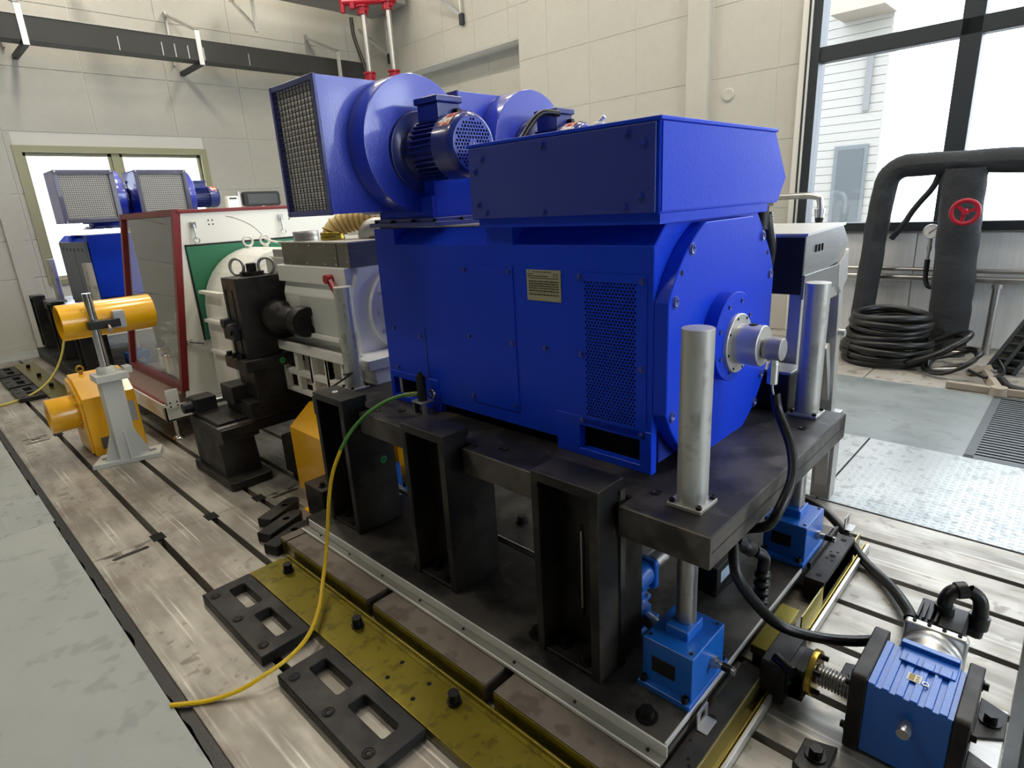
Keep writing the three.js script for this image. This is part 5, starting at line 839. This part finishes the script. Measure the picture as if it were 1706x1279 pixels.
// far blue motor of the same kind, turned round, with its own blowers and columns
{
  const far = copy(motor, [0, 0, 0], 'far blue test motor near the end wall, half hidden by the white chamber', Math.PI);
  far.position.set(-8.55, 0.76, MZ);
  const b1 = makeBlower('left blower of the far motor, grey faced filter grille towards the camera', 0.52); b1.rotation.y = Math.PI / 2; b1.position.set(-7.88, 1.63, -1.925);
  const b2 = copy(b1, [0, 0, -0.71], 'right blower of the far motor, just above the red edged chamber'); void b2;
  const g = thing('cover_plate', 'perforated grey cover plate on the side of the far blue motor', 'cover plate', [-8.5, 0.8, -1.57]);
  mesh('plate', B(-9.15, -7.83, 0.8, 1.5, -1.592, -1.57, 0.003), phys({ color: 0x6b717d, roughness: 0.5, metalness: 0.3 }), g);
  for (let k = 0; k < 6; k++) mesh('hole', C([-8.95 + k * 0.19, 1.42, -1.572], [-8.95 + k * 0.19, 1.42, -1.5695], 0.022, 0.022, 12), darkHole, g);
  mesh('seam', P(-8.42, -8.41, 0.86, 1.42, -1.571, -1.5695), darkHole, g);
  const tb = thing('lifting_table', 'black table plate carrying the far blue motor', 'table plate', [-8.5, 0.655, -1.95]);
  mesh('plate', B(-10.2, -7.4, 0.655, 0.76, -2.56, -1.372, 0.004), tableMat, tb);
  const bp2 = thing('base_plate', 'black base plate on the bed under the far blue motor', 'base plate', [-8.5, 0, -1.95]);
  mesh('plate', B(-10.19, -7.3, 0.0, 0.13, -2.76, -1.2, 0.004), black, bp2);
  for (const [x, l] of [[-10.15, 'farthest black guide column under the far motor, by the end wall'], [-9.0, 'middle black guide column under the far motor'], [-7.85, 'nearest black guide column under the far motor, behind the yellow tube']]) { const c = copy(col3, [0, 0, 0], l); c.position.set(x, 0.13, -1.4); }
  const p1 = copy(post, [0, 0, 0], 'grey tube post on the far table, left of the perforated cover plate'); p1.position.set(-9.5, 0.76, -1.5);
  const p2 = copy(post, [0, 0, 0], 'grey tube post on the far table, right of the perforated cover plate'); p2.position.set(-7.6, 0.76, -1.5);
  const jb = copy(jack, [0, 0, 0], 'blue screw jack under the far motor, seen left of the red gasket'); jb.position.set(-7.55, 0.13, -1.75);
  // clamps and rail round the far base plate
  const yr = thing('angle_rail', 'dull yellow angle rail on the bed near the end wall', 'angle rail', [-8.6, 0, -0.93]); mesh('flat_leg', B(-9.7, -7.3, 0.0, 0.035, -1.06, -0.86, 0.003), chrom, yr);
  for (const x of [-9.3, -8.6, -7.9]) mesh('rail_bolt', C([x, 0.035, -0.96], [x, 0.075, -0.96], 0.021, 0.021, 8), boltBlack, yr);
  for (const [x, l] of [[-9.25, 'far black clamp plate nearest the end wall'], [-8.55, 'middle far black clamp plate beside the dull yellow rail'], [-7.85, 'far black clamp plate just behind the yellow stub guard']]) { const c = copy(cp, [0, 0, 0], l); c.position.set(x, 0, -0.74); }
  single('far_cable', 'thin yellow cable from the far motor running out along the bed to the left', 'cable', T([[-7.9, 0.8, -1.25], [-7.85, 0.55, -1.18], [-7.8, 0.35, -1.1], [-7.75, 0.18, -0.98], [-7.7, 0.08, -0.85], [-7.65, 0.03, -0.7], [-7.6, 0.012, -0.5], [-7.6, 0.012, -0.3], [-7.6, 0.012, 0.2]], 0.012, 60, 8), std({ color: 0xc9bd5a, roughness: 0.5 }));
  const mo = thing('monitor', 'dark screen with a rounded frame above the white chamber', 'monitor', [-6.2, 1.737, -3.0]);
  mesh('case', X('x', rrect(-3.04, -2.66, 1.765, 1.91, 0.03), -6.26, -6.2, { bevel: 0.006 }), plastic, mo);
  mesh('screen', P(-6.201, -6.196, 1.79, 1.885, -3.01, -2.70), std({ color: 0x4a4d4f, roughness: 0.2 }), mo);
  mesh('foot', [P(-6.28, -6.18, 1.7355, 1.745, -2.95, -2.75), C([-6.23, 1.74, -2.85], [-6.23, 1.78, -2.85], 0.03)], galv, mo);
  const cb = thing('control_box', 'small pale control box left of the dark screen', 'control box', [-6.2, 1.737, -2.6]);
  mesh('case', B(-6.25, -6.18, 1.7355, 1.87, -2.6, -2.49, 0.006), offWhite, cb);
  mesh('post', C([-6.22, 1.7355, -2.62], [-6.22, 1.91, -2.62], 0.016), alu, cb);
  mesh('slot', P(-6.18, -6.178, 1.84, 1.855, -2.58, -2.51), plastic, cb);
}

// ---------------------------------------------------------------- right background
{ // aluminium frame cabinet behind the motor
  const t = thing('frame_cabinet', 'silver sheet metal hood on an open aluminium frame behind the near motor', 'cabinet', [-1.3, 0, -2.9]);
  const sheet = phys({ map: steelMap, color: 0xd8dadb, roughness: 0.36, metalness: 0.7 });
  const x1 = -0.85, x0 = -1.75;
  mesh('hood', X('x', [[-2.62, 1.28], [-3.08, 1.31], [-3.18, 1.36], [-3.2, 1.40], [-3.1, 1.475], [-2.62, 1.46]], x0, x1, { bevel: 0.003 }), sheet, t);
  mesh('hood_side', P(x0 + 0.02, x1 - 0.004, 1.22, 1.452, -2.6195, -2.612), std({ color: 0x15191a, roughness: 0.6 }), t);
  mesh('hood_top', X('x', [[-2.6, 1.46], [-3.1, 1.475], [-3.1, 1.485], [-2.6, 1.47]], x0 - 0.01, x1 + 0.01), alu, t);
  mesh('hood_apron', B(x1 - 0.01, x1 + 0.006, 1.20, 1.30, -3.1, -2.62, 0.002), sheet, t);
  for (const [z, w] of [[-2.74, 0.012], [-2.78, 0.012], [-2.82, 0.008]]) mesh('vent_slot', P(x1 + 0.0, x1 + 0.0045, 1.385, 1.415, z - w / 2, z + w / 2), darkHole, t);
  mesh('corner_cap', X('x', [[-3.06, 1.3], [-3.19, 1.36], [-3.21, 1.22], [-3.13, 1.16], [-3.08, 1.2]], x1 - 0.03, x1 + 0.01, { bevel: 0.002 }), alu, t);
  mesh('frame_leg', [bar([x1 - 0.03, 0, -3.31], [x1 - 0.03, 1.3, -3.15], 0.06, 0.06)], alu, t);
  mesh('frame_leg', [bar([x1 - 0.03, 0, -2.66], [x1 - 0.03, 1.3, -2.66], 0.05, 0.05)], alu, t);
  mesh('frame_leg', [bar([x0 + 0.03, 0, -3.31], [x0 + 0.03, 1.3, -3.15], 0.06, 0.06)], alu, t);
  mesh('frame_leg', [bar([x0 + 0.03, 0, -2.66], [x0 + 0.03, 1.3, -2.66], 0.05, 0.05)], alu, t);
  mesh('cross_rail', [bar([x1 - 0.03, 1.17, -2.66], [x1 - 0.03, 1.17, -3.15], 0.045, 0.05)], alu, t);
  mesh('brace', [bar([x1 - 0.03, 0.62, -2.66], [x1 - 0.03, 1.16, -2.98], 0.04, 0.1)], alu, t);
  mesh('brace', [bar([x1 - 0.03, 0.9, -3.1], [x1 - 0.03, 0.6, -3.22], 0.03, 0.05)], alu, t);
  mesh('back_sheet', B(x0, x0 + 0.01, 0.05, 1.28, -3.1, -2.68, 0.002), std({ color: 0x33373b, roughness: 0.5 }), t);
  mesh('knob', C([x1, 0.95, -3.2], [x1 + 0.03, 0.95, -3.2], 0.018), alu, t);
  mesh('foot_post', B(-0.93, -0.83, 0.0, 0.5, -3.36, -3.27, 0.004), galv, t);
  mesh('inner_box', [B(-1.25, -0.95, 0.6, 0.9, -3.0, -2.72, 0.006)], blackPlain, t);
  const b = thing('black_box', 'black box standing at the back edge of the table under the silver hood', 'box', [-0.85, 0.76, -2.52]);
  mesh('case', B(-1.06, -0.81, 0.76, 0.93, -2.555, -2.43, 0.006), blackPlain, b); mesh('lid', B(-1.07, -0.80, 0.925, 0.937, -2.558, -2.42, 0.003), galv, b);
  const h = thing('corrugated_conduit', 'black corrugated conduit dropping from the terminal box gland', 'conduit', [-0.96, 1.5, -2.43]);
  mesh('hose', corrugated([[-0.955, 1.56, -2.45], [-0.95, 1.5, -2.46], [-0.95, 1.42, -2.5], [-0.97, 1.33, -2.53]], 0.026, 24), rubber, h);
}
{ // lagged pipework at the window
  const t = thing('lagged_pipe', 'thick dark lagged pipe bending along the big window', 'pipe', [-1.2, 0, -7.05]);
  const z = -7.05, lump = (g, s) => { const p = g.attributes.position, f = fbm(s, 5, 5, 3); g.computeBoundingBox(); for (let i = 0; i < p.count; i++) { const u = p.getY(i) * 0.9 + p.getX(i) * 0.5, v = Math.atan2(p.getZ(i) - z, p.getX(i)) / 6.28; const k = 0.035 * (f(u, v + 0.5) - 0.5); p.setX(i, p.getX(i) + k); p.setY(i, p.getY(i) + k * 0.8); p.setZ(i, p.getZ(i) + k); } g.computeVertexNormals(); return g; };
  mesh('left_run', lump(T([[-1.68, 0, z], [-1.66, 0.5, z], [-1.63, 1.1, z], [-1.6, 1.55, z], [-1.57, 1.7, z], [-1.48, 1.78, z], [-1.3, 1.79, z], [-0.9, 1.79, z], [-0.4, 1.77, z], [0.6, 1.76, z]], 0.105, 90, 18), 71), lagging, t);
  const v = thing('lagged_pipe', 'widest dark lagged pipe standing at the window with a red valve wheel', 'pipe', [-0.95, 0, z]);
  mesh('riser', lump(T([[-0.9, 0, z + 0.02], [-0.91, 0.5, z + 0.02], [-0.93, 1.0, z + 0.02], [-0.95, 1.5, z + 0.02], [-0.95, 1.74, z + 0.02]], 0.168, 50, 22), 72), lagging, v);
  const w = thing('valve_wheel', 'red valve handwheel on the widest lagged pipe', 'handwheel', [-0.88, 1.36, z + 0.27]);
  mesh('rim', ring([-0.88, 1.36, z + 0.3], 'z', 0.10, 0.019, 40, 12), redPaint, w);
  for (const a of [0.3, 2.4, 4.5]) mesh('spoke', bar([-0.88, 1.36, z + 0.3], [-0.88 + 0.1 * Math.cos(a), 1.36 + 0.1 * Math.sin(a), z + 0.3], 0.03, 0.014), redPaint, w);
  mesh('hub', C([-0.88, 1.36, z + 0.28], [-0.88, 1.36, z + 0.33], 0.03, 0.024), redPaint, w); mesh('stem', C([-0.88, 1.36, z + 0.1], [-0.88, 1.36, z + 0.3], 0.014), steel, w);
  single('wrapped_cable', 'dark tape wrapped cable slanting down from the lagged pipe to the window sill', 'cable', lump(T([[-1.15, 1.72, z], [-1.2, 1.58, z + 0.0], [-1.33, 1.38, z - 0.02], [-1.42, 1.22, z - 0.04], [-1.5, 1.1, z - 0.06]], 0.028, 30, 10), 73), lagging);
  const g = thing('pressure_gauge', 'round white pressure gauge on a thin pipe left of the widest pipe', 'gauge', [-1.17, 1.16, -7.12]);
  mesh('case', L([-1.17, 1.17, -7.15], [-1.17, 1.17, 0], [[0.066, 0], [0.07, 0.01], [0.07, 0.03], [0.064, 0.034]], 32), steel, g);
  const gm = (() => { const c = document.createElement('canvas'); c.width = c.height = 128; const k = c.getContext('2d'); k.fillStyle = '#eef0f0'; k.fillRect(0, 0, 128, 128); k.strokeStyle = '#333'; k.lineWidth = 2; for (let i = 0; i < 21; i++) { const a = Math.PI * (0.75 + 1.5 * i / 20); k.beginPath(); k.moveTo(64 + 54 * Math.cos(a), 64 + 54 * Math.sin(a)); k.lineTo(64 + (i % 5 ? 48 : 42) * Math.cos(a), 64 + (i % 5 ? 48 : 42) * Math.sin(a)); k.stroke(); } const t2 = new THREE.CanvasTexture(c); t2.colorSpace = THREE.SRGBColorSpace; t2.wrapS = t2.wrapT = THREE.RepeatWrapping; t2.repeat.set(1 / 0.132, 1 / 0.132); t2.offset.set((1.17 + 0.066) / 0.132, -(1.17 - 0.066) / 0.132); return t2; })();
  mesh('dial', C([-1.17, 1.17, -7.122], [-1.17, 1.17, -7.118], 0.064), std({ map: gm, roughness: 0.4 }), g);
  mesh('needle', bar([-1.19, 1.15, -7.115], [-1.13, 1.205, -7.115], 0.005, 0.003), plastic, g);
  mesh('siphon', [C([-1.17, 1.1, -7.14], [-1.17, 1.03, -7.14], 0.018), C([-1.17, 1.03, -7.14], [-1.17, 0.98, -7.14], 0.026, 0.02, 6), C([-1.17, 0.98, -7.14], [-1.17, 0.9, -7.14], 0.014)], steel, g);
  mesh('drop_pipe', [C([-1.17, 0.9, -7.14], [-1.17, 0.78, -7.14], 0.024), T([[-1.17, 0.79, -7.14], [-1.16, 0.7, -7.13], [-1.13, 0.64, -7.12], [-1.08, 0.63, -7.12]], 0.022, 16, 10)], plastic, g);
  const hp = [single('wall_pipe', 'upper of two galvanised pipes running along the cladding under the window', 'pipe', C([-2.4, 0.78, -7.32], [4.4, 0.78, -7.32], 0.022), steel), single('wall_pipe', 'lower of two galvanised pipes running along the cladding under the window', 'pipe', C([-2.4, 0.7, -7.3], [4.4, 0.7, -7.3], 0.03), steel)]; void hp;
  single('stand_pipe', 'thin galvanised pipe standing right of the widest lagged pipe', 'pipe', [C([-0.6, 0, -7.18], [-0.6, 0.66, -7.18], 0.035), C([-0.6, 0.64, -7.18], [-0.6, 0.68, -7.18], 0.045)], steel);
  const tp = thing('pipe_tap', 'silver angled pipe with a black valve below it, left of the lagged pipes', 'pipe', [-2.2, 1.16, -7.05]);
  mesh('bent_pipe', T([[-2.7, 1.56, -7.05], [-2.4, 1.56, -7.05], [-2.27, 1.555, -7.05], [-2.2, 1.53, -7.05], [-2.18, 1.46, -7.05], [-2.18, 1.4, -7.05]], 0.034, 30, 12), steel, tp);
  mesh('union', [C([-2.18, 1.42, -7.05], [-2.18, 1.37, -7.05], 0.055, 0.055, 8), C([-2.18, 1.37, -7.05], [-2.18, 1.33, -7.05], 0.046, 0.046, 16)], steel, tp);
  mesh('valve', L([-2.18, 1.34, -7.05], [-2.18, 0, -7.05], [[0.04, 0], [0.044, 0.03], [0.036, 0.06], [0.046, 0.09], [0.038, 0.12], [0.044, 0.16], [0.03, 0.18]], 18), plastic, tp);
  mesh('riser', C([-2.18, 1.17, -7.05], [-2.18, 0.78, -7.3], 0.03), steel, tp);
  mesh('lever', T([[-2.75, 1.19, -7.0], [-2.6, 1.22, -7.0], [-2.5, 1.23, -7.0], [-2.4, 1.22, -7.0]], 0.01, 14, 6), steel, tp);
}
{ // coiled hoses on the floor
  const t = thing('hose_coil', 'tall stack of coiled black hose on the floor below the left lagged pipe', 'hose coil', [-1.3, 0, -6.5]);
  const r = rng(5); for (let k = 0; k < 8; k++) { const R = 0.33 + (k < 4 ? 0.02 : -0.02) + 0.025 * (r() - 0.5), cx = -1.3 + 0.03 * (r() - 0.5), cz = -6.5 + 0.03 * (r() - 0.5), y = 0.04 + k * 0.058, pts = []; for (let i = 0; i < 24; i++) { const a = i / 24 * Math.PI * 2; pts.push([cx + R * Math.cos(a), y + 0.012 * Math.sin(a * 2 + k * 1.7), cz + R * Math.sin(a)]); } mesh('hose_turn', T(pts, 0.034, 72, 10, true), rubber, t); }
  mesh('tape', [ring([-1.55, 0.13, -6.28], 'x', 0.1, 0.006, 20, 6)], frameDark, t);
  const u = thing('hose_coil', 'leaning coil of black hose right of the tall hose stack', 'hose coil', [-0.95, 0, -6.4]);
  for (let k = 0; k < 4; k++) { const pts = []; for (let i = 0; i < 24; i++) { const a = i / 24 * Math.PI * 2, R = 0.25 - 0.012 * k; pts.push([-0.93 + R * Math.cos(a) + 0.02 * k, 0.17 + 0.13 * Math.sin(a + 1.8) + 0.012 * k, -6.42 + R * Math.sin(a)]); } mesh('hose_turn', T(pts, 0.026, 64, 10, true), rubber, u); }
  const w = thing('hose_coil', 'small coil of shiny black cable on the floor beside the leaning hose coil', 'hose coil', [-0.72, 0, -6.25]);
  for (let k = 0; k < 5; k++) { const pts = []; for (let i = 0; i < 24; i++) { const a = i / 24 * Math.PI * 2, R = 0.2 - 0.008 * k; pts.push([-0.74 + R * Math.cos(a), 0.13 + (0.1 - 0.01 * k) * Math.sin(a + 2.1) + 0.015 * Math.sin(3 * a + k), -6.25 + R * Math.sin(a)]); } mesh('cable_turn', T(pts, 0.016, 64, 8, true), k === 2 ? steel : rubber, w); }
  mesh('loose_end', T([[-0.6, 0.1, -6.1], [-0.48, 0.05, -6.12], [-0.38, 0.05, -6.35], [-0.45, 0.12, -6.55]], 0.015, 24, 8), rubber, w);
}
{ // tread rack leaning at the far right, wooden handle tool on the floor
  const t = thing('ribbed_ramp', 'dark ribbed ramp leaning against the wall at the right edge', 'ramp', [-0.3, 0, -6.6]);
  const a = V(-0.52, 0.02, -6.5), b = V(-0.2, 0.72, -6.85), gr = (p, q, w, h) => bar(p.toArray(), q.toArray(), w, h);
  const off = V(0.2, 0, 0.05);
  for (const k of [0, 0.5, 1]) mesh('side_rail', gr(a.clone().addScaledVector(off, k), b.clone().addScaledVector(off, k), 0.03, 0.05), frameDark, t);
  for (let k = 0; k < 11; k++) { const c = a.clone().lerp(b, (k + 0.5) / 11); mesh('rung', gr(c, c.clone().add(off), 0.035, 0.03), frameDark, t); }
  mesh('pad', gr(a.clone().add(V(0.1, 0.0, 0.0)), b.clone().add(V(0.1, 0, 0)), 0.2, 0.01), plastic, t);
  const wood = std({ color: 0x9c9283, roughness: 0.7 });
  const h = thing('timber_cross', 'grey timber tool with three arms lying on the concrete at the right', 'tool', [-0.4, 0, -5.8]);
  mesh('arm', bar([-0.70, 0.035, -5.82], [-0.36, 0.03, -5.82], 0.05, 0.05), wood, h); mesh('arm', bar([-0.5, 0.03, -6.35], [-0.36, 0.03, -5.82], 0.055, 0.055), wood, h); mesh('arm', bar([-0.36, 0.03, -5.82], [0.1, 0.03, -5.86], 0.05, 0.05), wood, h);
  mesh('hub', C([-0.36, 0.0, -5.82], [-0.36, 0.065, -5.82], 0.06, 0.055), wood, h);
  mesh('handle', bar([-0.62, 0.03, -6.3], [-0.48, 0.06, -6.42], 0.05, 0.05), wood, h);
  const c = thing('swivel_base', 'black swivel base at the right edge of the picture', 'base', [-0.1, 0, -6.1]);
  mesh('arc', T([[-0.38, 0.04, -6.15], [-0.3, 0.03, -5.98], [-0.12, 0.03, -5.92], [0.1, 0.04, -5.98]], 0.03, 24, 8), plastic, c); mesh('post', C([0, 0.0, -6.15], [0, 0.5, -6.15], 0.07), plastic, c);
}

// ---------------------------------------------------------------- overhead: beam, hangers, sprinkler pipes
{
  const bx = -10.2;
  const t = thing('cable_trunking', 'long dark steel trunking running high along the far end wall', 'trunking', [bx, 4, -4]);
  mesh('trunk', B(bx - 0.12, bx + 0.12, 3.93, 4.22, -7.0, 1.5, 0.006), beamMat, t);
  for (const z of [-3.0, -3.55, -3.72, -3.9, -4.12, -4.8]) mesh('joint_strip', P(bx + 0.1195, bx + 0.1225, 3.95, 4.12, z, z + 0.012), galv, t);
  mesh('lid_lip', P(bx - 0.13, bx + 0.13, 4.219, 4.225, -7.0, 1.5), galv, t);
  const hang = (z, label) => { const u = thing('trunking_bracket', label, 'bracket', [bx, 3.9, z]);
    mesh('strap', [B(bx + 0.122, bx + 0.135, 3.88, 4.34, z - 0.035, z + 0.035, 0.002)], alu, u);
    mesh('arm', [bar([bx + 0.13, 3.905, z], [WX + 0.02, 3.9, z], 0.06, 0.06)], frameDark, u);
    mesh('tie', bar([bx + 0.13, 4.34, z], [WX + 0.03, 4.72, z + 0.1], 0.03, 0.05), galv, u);
    mesh('wall_post', bar([WX + 0.03, 4.0, z + 0.1], [WX + 0.03, 4.75, z + 0.1], 0.08, 0.03), galv, u); };
  hang(-1.95, 'grey bracket carrying the dark trunking at the left edge of the picture'); hang(-4.06, 'grey bracket carrying the middle of the dark trunking'); hang(-6.4, 'grey bracket carrying the right end of the dark trunking, above the blower');
  const hp = (x, y, z, l) => { const u = thing('pipe_bracket', l, 'bracket', [x, y, z]); mesh('post', bar([x, y, z], [x, y - 0.55, z], 0.04, 0.04), alu, u); mesh('arm', bar([x, y, z], [x - 0.75, y + 0.05, z], 0.04, 0.04), alu, u); mesh('brace', bar([x, y - 0.5, z], [x - 0.65, y + 0.0, z], 0.04, 0.04), alu, u); };
  hp(-9.9, 4.95, -4.9, 'triangular grey wall bracket above the middle of the dark trunking'); hp(-9.9, 5.05, -2.7, 'triangular grey wall bracket at the top left, cut by the picture edge');
  const d = thing('air_duct', 'grey duct running overhead at the top edge of the picture', 'duct', [-9.5, 5.1, -5.8]);
  mesh('duct', B(-10.2, -9.2, 5.0, 5.3, -7.3, -4.9, 0.01), phys({ color: 0x8f908a, roughness: 0.5 }), d);
  const sp = (x, y0, y1, z, label) => { const u = thing('hanging_pipe', label, 'pipe', [x, y0, z]); mesh('pipe', C([x, y0, z], [x, y1, z], 0.045), steel, u);
    for (const y of [y0, y1 - 0.06]) mesh('red_collar', [C([x, y - 0.05, z], [x, y + 0.05, z], 0.075), C([x, y + 0.05, z], [x, y + 0.07, z], 0.1), C([x - 0.12, y, z], [x + 0.12, y, z], 0.03)], redPaint, u); };
  sp(-8.9, 3.72, 4.72, -6.2, 'left silver hanging pipe with red collars above the front blower'); sp(-8.65, 3.74, 4.78, -6.5, 'right silver hanging pipe with red collars above the front blower');
  const rc = thing('red_pipework', 'red pipe fittings at the top of the two hanging pipes', 'pipe fitting', [-9, 4.75, -6.2]);
  mesh('header', [C([-9.15, 4.8, -6.0], [-8.55, 4.8, -6.6], 0.045), C([-9.15, 4.66, -6.0], [-9.15, 4.95, -6.0], 0.04), C([-9.02, 4.7, -6.1], [-9.02, 4.8, -6.1], 0.05)], redPaint, rc);
  single('slack_cable', 'thick black cable hanging beside the left hanging pipe', 'cable', T([[-9.1, 4.6, -6.1], [-9.08, 4.35, -6.1], [-9.0, 4.0, -6.15], [-8.93, 3.75, -6.18]], 0.03, 24, 8), rubber);
  const wh = (x, y, l) => { const u = thing('wall_hook', l, 'bracket', [x, y, WZ]); mesh('stay', bar([x, y, WZ + 0.02], [x - 0.5, y + 0.5, WZ + 0.3], 0.04, 0.04), alu, u); mesh('foot', B(x - 0.04, x + 0.04, y - 0.12, y + 0.04, WZ, WZ + 0.06, 0.004), frameDark, u); mesh('drop', bar([x, y, WZ + 0.04], [x, y + 0.6, WZ + 0.04], 0.03, 0.03), alu, u); };
  wh(-7.9, 4.55, 'small wall bracket with a slanting stay high on the right wall'); wh(-9.9, 4.35, 'small wall bracket near the corner of the walls');
}
{
  const t = thing('white_bottle', 'small white plastic bottle top showing above the lid of the terminal box', 'bottle', [-1.2, 1.858, -1.7]);
  mesh('body', L([-1.225, 1.858, -1.72], [-1.225, 3, -1.72], [[0, 0], [0.02, 0], [0.02, 0.022], [0.012, 0.03], [0, 0.03]], 20), white, t);
  mesh('spout', C([-1.225, 1.887, -1.72], [-1.205, 1.902, -1.72], 0.008, 0.006, 12), white, t);
}

renderer.render(scene, camera);
